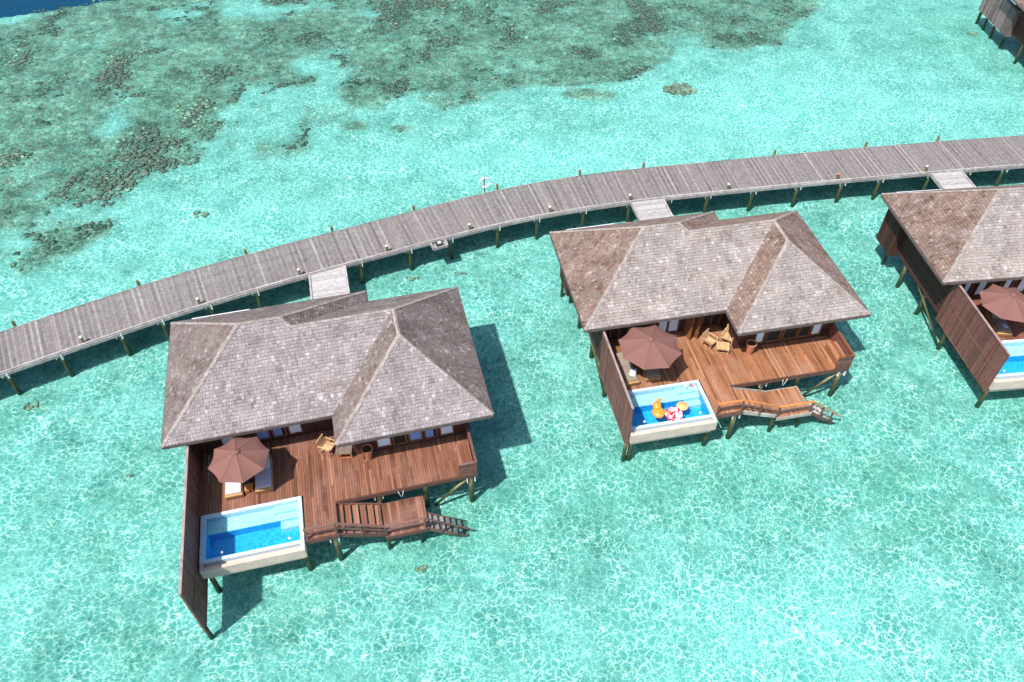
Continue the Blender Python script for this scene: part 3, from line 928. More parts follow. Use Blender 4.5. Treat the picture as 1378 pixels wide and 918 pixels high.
def build_villa(v, x, y, rot, dz, label, scr, cool, furnish=True, box=(6.6, 8.6)):
    i = min(v, 2)
    root = empty('water_villa', (x, y, dz), R(rot))
    tag(root, label, 'villa', 'thatched water villas along the jetty')
    random.seed(100+v)
    build_roof(root, cool)
    # walls
    wb = MB()
    zb, zt = ZD-0.25, ZE+0.05
    def wall_x(x0, x1, yw, th=0.1):
        boards_z(wb, x0, x1, yw, yw+th, zb, zt)
    def wall_y(xw, y0, y1, th=0.1):
        boards_z(wb, xw, xw+th, y0, y1, zb-(0.45 if xw < 2 else 0), zt)
    wall_x(1.245, 9.0, 1.2); wall_x(9.1, 15.1, -0.8)
    wall_y(9.0, -0.8, 1.3); wall_y(15.1, -0.8, 6.8); wall_y(1.14, scr[0]+0.005, 7.9)
    wall_x(1.3, 10.2, 7.8); wall_x(10.3, 15.1, 6.8); wall_y(10.2, 6.8, 7.9)
    wb.build('wall', M['wall'], root)
    bxm = MB(); y_ = box[0]
    while y_ < box[1]-0.05:
        bxm.box(0.72, 0.78, y_, y_+0.28, 1.35, 3.9); y_ += 0.29
    xx = 0.79
    while xx < 1.15:
        bxm.box(xx, xx+0.1, box[0], box[0]+0.05, 1.35, 3.9); xx += 0.11
    bxm.box(0.79, 1.19, box[0]+0.05, box[1], 3.8, 3.88)
    bxm.build('bath_enclosure', M['grey_board'] if v == 3 else M['wall'], root)
    # floor structure
    fl = MB()
    fl.box(1.3, 9.0, 1.3, 7.8, ZD-0.3, ZD-0.05); fl.box(9.1, 15.1, -0.7, 6.8, ZD-0.3, ZD-0.06)
    fl.build('floor_slab', M['fascia'], root)
    # deck boards
    dk = MB(); xx = 1.155 if True else 0
    while xx < 14.95:
        y0 = -2.70 if xx < 6.12 else (-5.28 if xx < 7.72 else -3.42)
        y1 = 1.19 if xx < 8.98 else -0.81
        cuts = [y0]
        yy = y0 + random.uniform(0.6, 2.8)
        while yy < y1-0.4:
            cuts.append(yy); yy += random.uniform(1.6, 3.0)
        cuts.append(y1)
        for a, b in zip(cuts[:-1], cuts[1:]):
            dk.box(xx, xx+0.118, a+0.002, b-0.002, ZD-0.035, ZD+random.uniform(-0.003, 0.003), min(1, max(0, random.gauss(0.45, 0.22))))
        xx += 0.13
    dk.build('deck', M['deck%d' % i], root)
    jo = MB()
    for k in range(9):
        x0 = 1.3+k*1.7
        jo.box(x0, x0+0.08, -2.65 if x0 < 6.2 else (-5.2 if x0 < 7.7 else -3.4), 0.9 if x0 < 8.9 else -0.85, ZD-0.24, ZD-0.04)
    jo.box(1.3, 14.9, -2.4, -2.3, ZD-0.35, ZD-0.245)
    jo.build('joist', M['fascia'], root)
    fa = MB()
    fa.box(7.74, 15.06, -3.50, -3.45, ZD-0.26, ZD+0.012)
    fa.box(6.16, 7.74, -5.36, -5.31, ZD-0.28, ZD+0.012); fa.box(7.74, 7.79, -5.36, -3.505, ZD-0.26, ZD+0.01)
    fa.box(15.01, 15.06, -3.45, -0.8, ZD-0.26, ZD-0.01)
    fa.build('deck_fascia', M['fascia'], root)
    # parapet bench at the right end
    pb = MB()
    boards_z(pb, 14.98, 15.05, -3.49, -0.81, ZD+0.015, ZD+1.0, 0.14)
    boards_z(pb, 14.12, 14.975, -3.49, -3.43, ZD+0.015, ZD+1.0, 0.14)
    o = pb.build('parapet', M['screen'], root)
    pc = MB(); pc.box(14.95, 15.08, -3.52, -0.81, ZD+1.0, ZD+1.04); pc.box(14.09, 14.945, -3.52, -3.40, ZD+1.0, ZD+1.04)
    pc.build('parapet_cap', M['rail_brown'] if v != 1 else M['frame'], o)
    se = MB(); xx = 14.25
    while xx < 14.9:
        se.box(xx, xx+0.1, -3.4, -1.75, ZD+0.42, ZD+0.46); xx += 0.115
    se.box(14.27, 14.33, -3.38, -1.8, ZD+0.005, ZD+0.415)
    se.build('bench_seat', M['deck%d' % i], root)
    build_screen(root, *scr)
    if furnish or v == 2:
        build_pool(root)
    if furnish:
        build_stairs(root, v, i)
    # windows
    wins = {0: [('white',2.4,3.0,1.2),('blue',4.2,4.75,1.2),('blue',5.02,5.6,1.2),('white',5.85,6.45,1.2),
                ('white',10.3,10.95,-.8),('dark',11.15,11.75,-.8),('blue',12.0,12.6,-.8),('blue',12.83,13.4,-.8),('white',13.65,14.28,-.8)],
            1: [('dark',2.0,3.0,1.2),('white',4.95,5.45,1.2),('white',5.6,6.15,1.2),('dark',7.75,8.75,1.2),
                ('white',10.25,10.7,-.8),('dark',10.95,11.75,-.8),('dark',12.0,12.8,-.8),('dark',13.0,13.6,-.8),('white',13.8,14.3,-.8)],
            2: [('white',2.6,3.05,1.2),('white',3.5,3.95,1.2),('dark',4.2,4.9,1.2),('white',5.2,5.7,1.2),('white',6.2,6.7,1.2)],
            3: []}[v]
    for kind, a, b, yw in wins:
        tall = (v == 1 and yw > 0) or (v == 2)
        window(root, kind, a, b, ZD+(0.15 if tall else 0.3), ZE-1.2 if not tall else ZE-0.9, yw)
    if v == 1:      # folded door leaves standing open
        for xx, a in ((6.55, 0.25), (6.95, 0.35)):
            d = MB(); d.obox((xx, 1.15, ZD+1.1), (xx+a*0.6, 0.35, ZD+1.1), 0.05, 2.1); d.build('door_leaf', M['frame'], root)
    # piles
    spots = [(1.3,7.6),(1.3,5.2),(1.4,2.5),(1.35,-0.7),(14.7,-3.3),(12.3,-3.0),(9.9,-3.2),(7.5,-5.1),(14.8,5.8),(14.8,2.5),(11.0,6.3),(6.0,7.4),(14.8,-0.6)]
    if v < 3: spots += [(1.45,-5.45),(5.95,-5.3),(3.6,-2.6)]
    if v == 3: spots = [(1.3,7.6),(1.3,9.8),(1.35,11.6),(1.3,13),(3,10),(6,7.4),(1.4,4.5)]
    for px, py in spots:
        top = ZD-0.26
        if py < -5.2 and px < 6.1: top = ZD-0.72
        if px == 7.5: top = ZD-0.26
        pile(root, px, py, top, bracket=(py < -2.9 and px > 6.5))
    if furnish:
        for px in (10.0, 11.7): pile(root, px, -5.1, 1.15, 0.1, bracket=False)
        for px, py, q in ((0.85,8.3,1.34),):
            pile(root, px, py, q, 0.1, bracket=False)
        pile(root, 1.13, scr[1]+0.15, scr[3]+0.1, 0.11, bracket=False)
    br = MB(); br.tube([(14.6,-3.35,ZD-0.35),(12.7,-3.25,-0.1)], 0.075, 8); br.build('brace', M['pile'], root, smooth=True)
    br = MB(); br.tube([(1.3,4.6,ZD-0.35),(1.35,-0.6,-0.1)], 0.075, 8); br.build('brace', M['pile'], root, smooth=True)
    if furnish:
        hp = MB()
        pts = [(11.05+0.13*s, -3.56-0.02*abs(s), ZD-0.05-0.55*(1-abs(s)**1.5)) for s in np.linspace(-1, 1, 9)]
        hp.tube(pts, 0.016, 6); hp.build('white_hose', M['white'], root, smooth=True)
    return root

V1 = ((-17.287, 23.12), 13.206); V2 = ((4.092, 30.969), 10.49); V3 = ((25.707, 34.741), 5.222)
build_villa(0, *V1[0], V1[1], 0.06, 'nearest water villa at the left with a pool whose tall screen reaches far past it', (0.1, -7.94, 4.62, 0.72), True)
build_villa(1, *V2[0], V2[1], 0.0, 'middle water villa with coloured floats in its pool and an orange stair rail', (0.0, -5.62, 4.62, 1.2), False)
build_villa(2, *V3[0], V3[1], -0.06, 'water villa cut off by the right edge of the photo', (0.4, -5.6, 4.62, 1.39), False, furnish=False)
build_villa(3, 47.15, 66.9, 0.5, 0.0, 'distant water villa in the top right corner with grey board skirt', (0.1, -5.6, 4.62, 1.3), False, furnish=False, box=(6.6, 12.6))

def at(V, lx, ly, z=ZD):
    c, s = math.cos(R(V[1])), math.sin(R(V[1]))
    dz = {V1: 0.06, V2: 0.0, V3: -0.06}[V]
    return (V[0][0]+c*lx-s*ly, V[0][1]+s*lx+c*ly, z+dz)

# ------------------------------------------------------------------ furniture
def umbrella(V, lx, ly, r, rot, label, tilt=0.0):
    root = empty('parasol', at(V, lx, ly), R(V[1]+rot))
    tag(root, label, 'umbrella', 'brown parasols on the villa decks')
    zr, za = 2.15, 2.78
    mb = MB(); vs = [(0, 0, za)]; fs = []
    nr, ns = 5, 8
    for j in range(1, nr+1):
        q = j/nr
        for k in range(ns*4):
            seg, fr = divmod(k, 4); fr /= 4
            a0 = 2*math.pi*seg/ns; a1 = 2*math.pi*(seg+1)/ns
            x = (math.cos(a0)*(1-fr)+math.cos(a1)*fr)*r*q; y = (math.sin(a0)*(1-fr)+math.sin(a1)*fr)*r*q
            sag = 0.07*math.sin(math.pi*fr)*q
            if j == nr:
                pull = 1-0.05*math.sin(math.pi*fr); x *= pull; y *= pull
            vs.append((x, y, za-(za-zr)*(q**1.15)-sag))
    n4 = ns*4
    for k in range(n4): fs.append((0, 1+k, 1+(k+1)%n4))
    for j in range(nr-1):
        for k in range(n4):
            a = 1+j*n4+k; b = 1+j*n4+(k+1)%n4
            fs.append((a, a+n4, b+n4, b))
    mb.add(vs, fs, 0.5)
    can = mb.build('canopy', M['canopy'], root)
    sd = can.modifiers.new('thick', 'SOLIDIFY'); sd.thickness = 0.012
    pm = MB()
    for k in range(ns):     # seams with the ribs under them
        a = 2*math.pi*k/ns
        pts = [(math.cos(a)*r*q, math.sin(a)*r*q, za-(za-zr)*(q**1.15)+0.006) for q in (0.05,0.25,0.5,0.75,1.0)]
        pm.tube(pts, 0.011, 5)
    pm.build('seam', M['canopy'], can)
    vt = MB(); vs = [(0,0,za+0.13)]; fs = []
    for k in range(8):
        a = 2*math.pi*k/8; vs.append((math.cos(a)*0.2, math.sin(a)*0.2, za+0.0))
    for k in range(8): fs.append((0, 1+k, 1+(k+1)%8))
    vt.add(vs, fs, 0.5); vt.build('vent_cap', M['canopy'], can)
    p = MB(); p.tube([(0,0,0.05),(0,0,za+0.16)], [0.028, 0.022], 10); p.build('pole', M['rail_brown'], root, smooth=True)
    b = MB(); b.lathe([(0.3,0.0),(0.3,0.06),(0.08,0.1),(0.05,0.3)], 20); b.build('base', M['metal'], root, smooth=False)
    rb = MB()
    for k in range(ns):
        a = 2*math.pi*k/ns
        rb.tube([(0,0,za-0.55),(math.cos(a)*r*0.5, math.sin(a)*r*0.5, za-(za-zr)*0.45-0.05)], 0.012, 5)
    rb.build('strut', M['rail_brown'], root)
umbrella(V1, 3.60, -1.30, 1.50, 8, 'wine-brown parasol over two loungers on the nearest villa deck')
umbrella(V2, 3.36, -1.55, 1.80, 17, 'wine-brown parasol on the middle villa deck')
umbrella(V3, 3.30, -1.65, 1.66, 2, 'wine-brown parasol at the right edge of the photo')

def lounger(V, lx, ly, rot, mat, label, back=0.45, length=2.0, wd=0.88, extra=None):
    root = empty('sun_lounger', at(V, lx, ly), R(V[1]+rot))
    tag(root, label, 'sun lounger', 'wicker sun loungers on the villa decks')
    b = MB(); b.rbox(-wd/2, wd/2, -length/2, length/2, 0.03, 0.30, 0.03, 2); b.build('base', M['wicker'], root)
    m = MB(); m.rbox(-wd/2+0.05, wd/2-0.05, -length/2+0.12, length*0.12, 0.30, 0.40, 0.04, 3); m.build('mattress', mat, root, smooth=True)
    y0 = length*0.13; y1 = length/2-0.02
    h = MB(); h.rbox(-wd/2+0.05, wd/2-0.05, 0, y1-y0+0.15, 0.0, 0.10, 0.04, 3)
    o = h.build('backrest', mat, root, smooth=True); o.location = (0, y0, 0.32); o.rotation_euler.x = back
    f = MB(); f.box(-wd/2, wd/2, y1-0.06, y1, 0.30, 0.32+math.sin(back)*(y1-y0)); f.build('back_support', M['wicker'], root)
    if V is not V1: return root
    p = MB(); p.rbox(-0.26, 0.26, 0.36, 0.66, 0.10, 0.19, 0.04, 3); q = p.build('pillow', M['cushion'] if mat != M['cushion'] else M['cushion_grey'], o, smooth=True)
    return root
lounger(V1, 2.88, -1.10, 0, M['cushion'], 'lounger with white mattress beside the tall screen, nearest villa')
lounger(V1, 4.36, -1.10, 0, M['cushion_grey'], 'lounger with lilac-grey mattress partly out of the parasol shade, nearest villa')
lounger(V2, 2.25, -1.45, 3, M['cushion_taupe'], 'lounger against the screen with a blue and white towel, middle villa', back=0.5)
lounger(V2, 3.62, -1.35, -3, M['cushion_taupe'], 'dark taupe lounger fully shaded under the middle parasol', back=0.5)
lounger(V3, 3.70, -1.45, -8, M['cushion_taupe'], 'taupe lounger with a white towel at the right edge of the photo', back=0.5)
lounger(V3, 2.10, -1.20, 0, M['cushion_taupe'], 'lounger tucked behind the screen of the right-hand villa', back=0.5)

def towel(V, lx, ly, z, rot, label, sx=0.4, sy=0.6):
    mb = MB(); vs = []; nx, ny = 8, 8
    for j in range(ny+1):
        for i in range(nx+1):
            vs.append((sx*(i/nx-0.5), sy*(j/ny-0.5), 0.03+0.02*math.sin(i*1.7+j)*math.cos(j*1.3)))
    mb.add(vs, [(j*(nx+1)+i, j*(nx+1)+i+1, (j+1)*(nx+1)+i+1, (j+1)*(nx+1)+i) for j in range(ny) for i in range(nx)], 0.5)
    o = mb.build('towel', M['towel'], None, smooth=True, loc=at(V, lx, ly, ZD+z), rz=R(V[1]+rot))
    sd = o.modifiers.new('thick', 'SOLIDIFY'); sd.thickness = 0.02
    tag(o, label, 'towel')
towel(V2, 2.5, -1.75, 0.40, -30, 'crumpled blue and white towel on the shaded lounger by the screen', 0.35, 0.6)
towel(V3, 3.75, -1.9, 0.40, 10, 'small white towel on the taupe lounger at the right edge', 0.25, 0.3)
towel(V3, 2.5, -2.0, 0.40, 20, 'blue-white towel heap by the screen of the right-hand villa', 0.4, 0.6)

def side_table():
    root = empty('side_table', at(V1, 3.62, -1.75), R(V1[1]))
    tag(root, 'small reddish wooden table between the two loungers', 'table')
    t = MB()
    for k in range(4): t.box(-0.2+k*0.102, -0.105+k*0.102, -0.2, 0.2, 0.30, 0.33)
    t.build('table_top', M['orange_wood'], root)
    for sx in (-1, 1):
        for sy in (-1, 1):
            l = MB(); l.box(sx*0.17-0.02, sx*0.17+0.02, sy*0.17-0.02, sy*0.17+0.02, 0, 0.299); l.build('leg', M['orange_wood'], root)
side_table()

def chair(V, lx, ly, rot, label):
    """teak armchair, faces -y"""
    root = empty('teak_armchair', at(V, lx, ly), R(V[1]+rot))
    tag(root, label, 'chair', 'teak armchairs on the decks')
    m = M['teak']
    s = MB()
    for k in range(6): s.box(-0.29+k*0.098, -0.205+k*0.098, -0.28, 0.26, 0.38, 0.41)
    s.build('seat', m, root)
    b = MB()
    for k in range(7): 
        x = -0.27+k*0.082
        b.obox((x, 0.27, 0.42), (x, 0.40, 0.86), 0.055, 0.02)
    b.obox((-0.31, 0.41, 0.88), (0.31, 0.41, 0.88), 0.05, 0.08); b.obox((-0.31, 0.275, 0.44), (0.31, 0.275, 0.44), 0.04, 0.05)
    b.build('backrest', m, root)
    for sx in (-1, 1):
        a = MB(); a.box(sx*0.33-0.035, sx*0.33+0.035, -0.32, 0.36, 0.60, 0.63); a.build('armrest', m, root)
        l = MB(); l.box(sx*0.33-0.025, sx*0.33+0.025, -0.29, -0.24, 0, 0.598); l.build('leg', m, root)
        l = MB(); l.obox((sx*0.33, 0.30, 0), (sx*0.33, 0.36, 0.598), 0.05, 0.05); l.build('leg', m, root)
    r = MB(); r.box(-0.30, 0.30, -0.285, -0.26, 0.31, 0.379); r.box(-0.30, 0.30, 0.275, 0.30, 0.31, 0.37); r.build('apron', m, root)
chair(V1, 7.72, -0.22, 55, 'light teak armchair half under the eave on the nearest villa deck')
chair(V2, 7.70, -0.25, 35, 'left one of the two teak armchairs around the square stool, middle villa')
chair(V2, 8.90, -0.10, -42, 'right one of the two teak armchairs, close to the wing wall of the middle villa')

def low_table(V, lx, ly, rot, top, legs, wx, wy, h, label, cat):
    root = empty('low_table', at(V, lx, ly), R(V[1]+rot))
    tag(root, label, cat)
    t = MB(); n = 7
    for k in range(n): t.box(-wx/2+k*wx/n, -wx/2+(k+0.93)*wx/n, -wy/2, wy/2, h-0.035, h)
    t.build('table_top', top, root)
    for sx in (-1, 1):
        for sy in (-1, 1):
            l = MB(); l.box(sx*(wx/2-0.05)-0.025, sx*(wx/2-0.05)+0.025, sy*(wy/2-0.05)-0.025, sy*(wy/2-0.05)+0.025, 0, h-0.037); l.build('leg', legs, root)
    a = MB()
    for sy in (-1, 1):
        a.box(-wx/2+0.08, wx/2-0.08, sy*(wy/2-0.04)-0.015, sy*(wy/2-0.04)+0.015, h-0.12, h-0.036)
        a.box(-wx/2+0.08, wx/2-0.08, sy*(wy/2-0.04)-0.015, sy*(wy/2-0.04)+0.015, 0.05, 0.10)
    a.build('apron', legs, root)
low_table(V1, 8.55, -0.55, -10, M['dark_teak'], M['orange_wood'], 0.85, 0.85, 0.5, 'low table with dark top and orange frame under the eave corner', 'table')
low_table(V2, 8.30, -0.78, -22, M['teak'], M['teak'], 0.75, 0.62, 0.42, 'pale square teak stool between two armchairs on the middle deck', 'table')

def pot(V, lx, ly, label):
    root = empty('planter', at(V, lx, ly), 0)
    tag(root, label, 'planter', 'tall terracotta planters')
    b = MB(); b.lathe([(0.15,0),(0.19,0.2),(0.25,0.55),(0.28,0.78),(0.31,0.80),(0.31,0.87),(0.26,0.87),(0.25,0.78)], 24); b.build('pot', M['terracotta'], root, smooth=False)
    s = MB(); s.lathe([(0.245,0.77),(0.24,0.80),(0.1,0.815)], 18); s.build('soil', M['soil'], root)
pot(V1, 9.72, -1.20, 'tall terracotta planter by the wing windows of the nearest villa')
pot(V2, 9.78, -1.28, 'tall terracotta planter by the wing wall of the middle villa')

# ---- things floating in the middle pool
def blob(parts, name, mat, lx, ly, z, rot, label, cat):
    root = empty(name, at(V2, lx, ly, z), R(V2[1]+rot))
    tag(root, label, cat)
    for pname, verts, m in parts:
        mb = MB()
        for (cx, cy, cz, a, b, c) in verts:
            P = ICO_V*np.array([a, b, c])+np.array([cx, cy, cz])
            mb.add(P.tolist(), ICO_F, 0.5)
        o = mb.build(pname, m, root, smooth=True)
        sb = o.modifiers.new('smooth', 'SUBSURF'); sb.levels = 1; sb.render_levels = 1
        if len(verts) > 1:
            rm = o.modifiers.new('merge', 'REMESH'); rm.mode = 'VOXEL'; rm.voxel_size = 0.035; rm.use_smooth_shade = True
blob([('body', [(0,0,0.12,0.38,0.42,0.22),(0,0.42,0.2,0.27,0.27,0.24),(0.26,-0.02,0.15,0.22,0.16,0.1)], M['float_orange']),
      ('head', [(0.12,0.62,0.42,0.14,0.13,0.12),(0.24,0.66,0.42,0.08,0.05,0.05)], M['float_orange'])],
     'inflatable_float', M['float_orange'], 3.15, -4.55, ZD-0.07, -5, 'large orange inflatable float in the middle villa pool', 'pool float')
def ring(lx, ly, R_, r_, mat, label, zz=ZD-0.03):
    mb = MB(); n, m_ = 28, 12; vs = []; fs = []
    for i in range(n):
        a = 2*math.pi*i/n
        for j in range(m_):
            b = 2*math.pi*j/m_; rr = R_+r_*math.cos(b); vs.append((rr*math.cos(a), rr*math.sin(a), r_*0.9*math.sin(b)))
    for i in range(n):
        for j in range(m_):
            fs.append((i*m_+j, ((i+1)%n)*m_+j, ((i+1)%n)*m_+(j+1)%m_, i*m_+(j+1)%m_))
    mb.add(vs, fs, 0.5)
    o = mb.build('swim_ring', mat, None, smooth=True, loc=at(V2, lx, ly, zz))
    tag(o, label, 'pool float')
    return o
ring(3.98, -4.78, 0.34, 0.15, M['float_red'], 'red and white patterned swim ring beside the orange float')
mat_f = MB(); mat_f.rbox(-0.33, 0.33, -0.27, 0.27, -0.04, 0.06, 0.045, 3)
tag(mat_f.build('seat_float', M['float_red'], None, True, at(V2, 3.98, -4.72, ZD-0.02), R(20)), 'crumpled red and white float lying inside the patterned ring', 'pool float')
hd = MB(); hd.lathe([(0.05,0.0),(0.30,0.0),(0.33,0.035),(0.30,0.06),(0.16,0.07),(0.13,0.13),(0.03,0.15)], 24)
tag(hd.build('round_float', M['float_tan'], None, True, at(V2, 4.62, -4.32, ZD-0.05)), 'round peach coloured float on the deep side of the middle pool', 'pool float')
for (lx, ly, m, lb) in ((5.62, -2.98, 'float_red', 'small red toy on the corner step of the middle pool'), (5.3, -2.99, 'white', 'small white cup on the corner step of the middle pool')):
    c = MB(); c.lathe([(0.05,0),(0.09,0.02),(0.10,0.10),(0.06,0.12)], 12)
    tag(c.build('pool_toy' if m != 'white' else 'cup', M[m], None, True, at(V2, lx, ly, ZD-0.08)), lb, 'toy' if m != 'white' else 'cup')

# ------------------------------------------------------------------ jetty
ZJ = 1.9
UP = [(-58,16),(-50,22.5),(-40,29.1),(-31.58,34.16),(-28.2,36.2),(-24.3,38.33),(-20.32,40.27),(-16.4,42.1),(-12.53,43.75),(-6.99,46.02),(-4.4,47.1),(-1.14,48.6),(1.9,49.6),(5.09,50.33),(10.39,51.2),(15.67,52.0),(20.6,52.75),(28.02,53.8),(34.07,54.55),(41.14,55.28),(55,56.6),(75,58)]
LO = [(-56.3,12.9),(-48.3,19.3),(-38.3,25.9),(-30.1,30.79),(-26.94,32.5),(-24.21,34.07),(-21.97,35.3),(-18.56,37.0),(-16.45,37.95),(-13.4,39.3),(-11.22,40.25),(-7.19,41.88),(-4.33,43.12),(-1.03,44.4),(1.87,45.4),(5.12,46.2),(8.55,46.95),(11.1,47.4),(14.68,47.95),(21.37,48.94),(28.04,49.8),(31.86,50.3),(39.3,51.21),(55,52.8),(75,54.3)]
def arclen(p):
    p = np.array(p); d = np.r_[0, np.cumsum(np.hypot(*np.diff(p, axis=0).T))]; return p, d
def smooth_poly(p):
    p, d = arclen(p); s = np.arange(0, d[-1], 0.5)
    q = np.stack([np.interp(s, d, p[:,0]), np.interp(s, d, p[:,1])], -1)
    k = np.ones(11)/11
    for _ in range(2):
        e = np.vstack([np.repeat(q[:1]*1, 5, 0)-np.outer(np.arange(5,0,-1), q[1]-q[0]), q, np.repeat(q[-1:], 5, 0)+np.outer(np.arange(1,6), q[-1]-q[-2])])
        q = np.stack([np.convolve(e[:,0], k, 'valid'), np.convolve(e[:,1], k, 'valid')], -1)
    return q
lo = smooth_poly(LO)
up_ = smooth_poly(UP)
def nearest_on(q, p, tang):
    """intersection of the normal at p with polyline q (closest by tangent offset)"""
    rel = q-p; return rel[np.argmin(np.abs(rel@tang))]
random.seed(5)
jroot = empty('jetty', (0, 0, 0))
tag(jroot, 'long curving grey plank jetty on piles running behind the villas', 'jetty')
d = np.r_[0, np.cumsum(np.hypot(*np.diff(lo, axis=0).T))]
pos = lambda s: np.array([np.interp(s, d, lo[:,0]), np.interp(s, d, lo[:,1])])
def frame_at(s):
    t = pos(s+0.8)-pos(s-0.8); t /= np.hypot(*t); return pos(s), t, np.array([-t[1], t[0]])
wid = lambda s: np.hypot(*nearest_on(up_, pos(s), frame_at(s)[1]))
ss = np.arange(1, d[-1]-1, 2.0); ws = np.array([wid(s) for s in ss]); ws = np.convolve(np.pad(ws, 3, 'edge'), np.ones(7)/7, 'valid')
WID = lambda s: float(np.interp(s, ss, ws))
pl = MB(); s = 1.0; bw = 0.17; k = 0; joint = 0
while s < d[-1]-1.2:
    p, t, n = frame_at(s); wv = WID(s)
    a = p+n*0.12; b = p+n*(wv)
    t2 = t*(bw/2-0.006)
    z = ZJ+random.uniform(-0.004, 0.004)
    tint = min(1, max(0, random.gauss(0.42, 0.13) + (0.17 if k % 2 else -0.17)))
    # boards above a joist line have silvered more
    if k % 11 == 0: tint = min(1, tint+0.22)
    m_ = a+(b-a)*random.choice([0.36, 0.5, 0.64])
    for q0, q1 in ((a, b),):
        vs = []
        for zz in (z-0.035, z):
            for c in (q0-t2*1.02, q0+t2*1.02, q1+t2*1.02, q1-t2*1.02): vs.append((c[0], c[1], zz))
        pl.add(vs, [(0,3,2,1),(4,5,6,7),(0,1,5,4),(1,2,6,5),(2,3,7,6),(3,0,4,7)], min(1, max(0, tint+random.uniform(-0.1, 0.1))))
    s += bw; k += 1
pl.build('planking', M['grey_deck'], jroot)
kb = MB(); fk = MB(); us = MB()
for s in np.arange(1.0, d[-1]-3, 2.0):
    p, t, n = frame_at(s); p2, t2, n2 = frame_at(s+1.995)
    a = p+n*0.05; b = p2+n2*0.05
    kb.obox((*a, ZJ+0.045), (*b, ZJ+0.045), 0.13, 0.10)
    kb.obox((*(p-n*0.045), ZJ-0.10), (*(p2-n2*0.045), ZJ-0.10), 0.05, 0.22)
    a = p+n*(WID(s)+0.02); b = p2+n2*(WID(s+2)+0.02)
    fk.obox((*a, ZJ-0.08), (*b, ZJ-0.08), 0.06, 0.2)
    for q in (0.25, 0.5, 0.75):
        us.obox((*(p+n*WID(s)*q), ZJ-0.14), (*(p2+n2*WID(s+2)*q), ZJ-0.14), 0.09, 0.2)
kb.build('near_kerb', M['kerb'], jroot); fk.build('far_edge_beam', M['grey_deck'], jroot); us.build('bearer', M['grey_deck'], jroot)
# piles in pairs under the jetty
JP = [(-29.62,29.99),(-27.05,32.3),(-24.31,34.14),(-22.02,35.41),(-19.43,36.59),(-16.49,37.95),(-13.48,38.9),(-10.44,40.6),(-7.19,41.88),(-4.28,42.98),(-1.04,44.49),(1.89,45.5),(5.14,46.3),(8.6,46.96),(11.62,47.5),(14.86,47.99),(18.07,48.5),(21.41,48.95),(24.81,49.5),(28.08,49.9),(31.72,50.4),(34.7,50.75),(37.69,51.1),(41,51.5)]
def s_of(x, y): return d[np.argmin(np.hypot(lo[:,0]-x, lo[:,1]-y))]
for x, y in JP:
    s = s_of(x, y); p, t, n = frame_at(s)
    a = p+n*0.16; pile(jroot, a[0], a[1], ZJ-0.05, 0.12)
    a = p+n*(WID(s)-0.3); pile(jroot, a[0], a[1], ZJ-0.05, 0.12, bracket=False)
    c = MB(); a = p+n*0.1; b = p+n*(WID(s)-0.1); c.obox((*a, ZJ-0.34), (*b, ZJ-0.34), 0.12, 0.18); c.build('cross_beam', M['fascia'], jroot)
FP = [(-30.84,34.79),(-24.48,38.33),(-18.22,41.31),(-12.53,43.72),(-6.99,46.02),(-1.18,48.56),(5.05,50.3),(10.39,51.17),(20.37,52.74),(28.02,53.87),(34.07,54.6)]
for x, y in FP:
    s = s_of(x, y-3.7); p, t, n = frame_at(s)
    a = np.array([x, y]); rel = up_-a; i = np.argmin(np.hypot(rel[:,0], rel[:,1])); a = up_[i]+n*0.14
    o = MB(); o.tube([(*a, ZJ-0.3), (*a, ZJ+0.38)], [0.10, 0.09], 10); o.tube([(*a, ZJ+0.38), (*a, ZJ+0.41)], [0.11, 0.09], 10); o.build('stub_post', M['pile'], jroot, smooth=False)
NP = [(-26.21,33.65),(-19.96,36.67),(-13.6,39.14),(-8.27,41.73),(-2.6,44.09),(2.71,46.16),(8.57,47.32),(16.15,48.59),(24.47,49.7),(31.67,50.57)]
lampc = ['at the left end of the jetty', 'left of the first footbridge', 'beside the first footbridge', 'right of the first footbridge', 'right of the equipment tray', 'halfway between the first two footbridges',
         'beside the second footbridge', 'just right of the second footbridge', 'halfway to the third footbridge, rust coloured', 'beside the third footbridge']
for j, (x, y) in enumerate(NP):
    s = s_of(x, y-0.3); p, t, n = frame_at(s); a = p+n*0.24
    r_ = empty('bollard_light', (a[0], a[1], ZJ), math.atan2(t[1], t[0]))
    tag(r_, 'short bollard light with pale cap '+lampc[j], 'bollard light', 'bollard lights on the near edge of the jetty')
    o = MB(); o.box(-0.07, 0.07, -0.07, 0.07, 0.0, 0.42); o.build('post', M['pile'], r_)
    o = MB(); o.lathe([(0.10,0.42),(0.12,0.44),(0.12,0.52),(0.04,0.56)], 14); o.build('cap', M['terracotta'] if j == 8 else M['lamp_cap'], r_, smooth=True)
# life buoy on its stand
p = np.array((-1.94, 48.30)); i = np.argmin(np.hypot(up_[:,0]-p[0], up_[:,1]-p[1])); s = s_of(p[0]+1.4, p[1]-3.6); _, t, n = frame_at(s); a = up_[i]+n*0.12
br_ = empty('life_buoy_stand', (a[0], a[1], ZJ), math.atan2(t[1], t[0]))
tag(br_, 'grey white life buoy hung on a post at the far edge of the jetty', 'life buoy')
o = MB(); o.tube([(0,0,-0.3),(0,0,1.25)], 0.04, 8); o.build('post', M['rail_brown'], br_, smooth=True)
o = MB(); n_, m_ = 28, 10; vs = []; fs = []
for i in range(n_):
    a_ = 2*math.pi*i/n_
    for j in range(m_):
        b_ = 2*math.pi*j/m_; rr = 0.40+0.062*math.cos(b_); vs.append((rr*math.cos(a_), -0.11+0.075*math.sin(b_), 0.95+rr*math.sin(a_)))
for i in range(n_):
    for j in range(m_): fs.append((i*m_+j, i*m_+(j+1)%m_, ((i+1)%n_)*m_+(j+1)%m_, ((i+1)%n_)*m_+j))
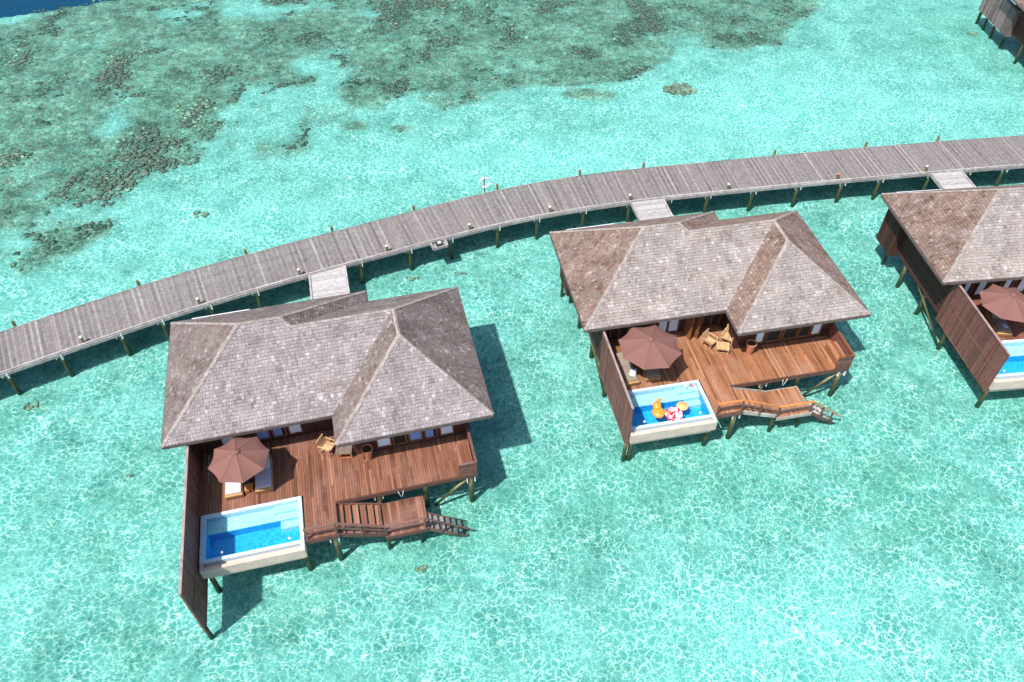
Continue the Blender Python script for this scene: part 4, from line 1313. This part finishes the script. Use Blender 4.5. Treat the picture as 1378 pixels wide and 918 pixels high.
o.add(vs, fs, 0.5); o.build('buoy', M['buoy'], br_, smooth=True)
# tray with equipment hung outside the near edge
s = s_of(-5.25, 42.6); p, t, n = frame_at(s); a = p-n*0.42
tr = empty('equipment_tray', (a[0], a[1], ZJ-0.05), math.atan2(t[1], t[0]))
tag(tr, 'small wooden tray with dark equipment hung outside the jetty edge', 'tray')
o = MB(); o.box(-0.5,0.5,-0.32,0.32,-0.16,-0.12); o.box(-0.55,-0.46,-0.36,0.32,-0.12,0.12); o.box(0.46,0.55,-0.36,0.32,-0.12,0.12); o.box(-0.46,0.46,-0.36,-0.30,-0.12,0.1); o.build('tray_frame', M['kerb'], tr)
o = MB(); o.rbox(-0.2,0.25,-0.2,0.2,-0.118,0.16,0.03,2); o.build('equipment_box', M['metal'], tr)
o = MB(); o.rbox(-0.08,0.14,-0.1,0.1,0.161,0.2,0.015,2); o.build('lid', M['white'], tr)
# footbridges to the villas
fbl = ['bleached plank footbridge leading to the nearest villa', 'bleached plank footbridge leading to the middle villa', 'bleached plank footbridge leading to the villa cut off at the right edge']
for V, lb in zip((V1, V2, V3), fbl):
    c, s_ = math.cos(R(V[1])), math.sin(R(V[1]))
    r_ = empty('footbridge', (V[0][0], V[0][1], 0), R(V[1])); tag(r_, lb, 'footbridge', 'footbridges between jetty and villas')
    # length until the jetty's near edge
    def edge_y(lx):
        pts = [((q[0]-V[0][0])*c+(q[1]-V[0][1])*s_, -(q[0]-V[0][0])*s_+(q[1]-V[0][1])*c) for q in lo]
        return min(pts, key=lambda q: abs(q[0]-lx))[1]
    o = MB(); y = 7.9
    while y < max(edge_y(7.6), edge_y(9.8))-0.02:
        xa, xb = 7.58, 9.82
        o.box(xa, xb, y, y+0.142, ZJ-0.03, ZJ+random.uniform(-0.003, 0.003)) if y < min(edge_y(7.6), edge_y(9.8))-0.2 else None
        y += 0.15
        if y >= min(edge_y(7.6), edge_y(9.8))-0.2:
            e1, e2 = edge_y(7.6), edge_y(9.8)
            o.add([(xa,y,ZJ-0.03),(xb,y,ZJ-0.03),(xb,e2-0.09,ZJ-0.03),(xa,e1-0.09,ZJ-0.03),(xa,y,ZJ),(xb,y,ZJ),(xb,e2-0.09,ZJ),(xa,e1-0.09,ZJ)],
                  [(0,3,2,1),(4,5,6,7),(0,1,5,4),(1,2,6,5),(2,3,7,6),(3,0,4,7)], 0.5)
            break
    o.build('planking', M['pale_deck'], r_)
    e = MB(); e.box(7.45, 7.57, 7.9, edge_y(7.5)-0.12, ZJ-0.2, ZJ+0.07); e.box(9.83, 9.95, 7.9, edge_y(9.9)-0.12, ZJ-0.2, ZJ+0.07); e.build('kerb', M['kerb'], r_)
    for lx in (7.7, 9.7): pile(r_, lx, 10.3, ZJ-0.05, 0.11, bracket=False)
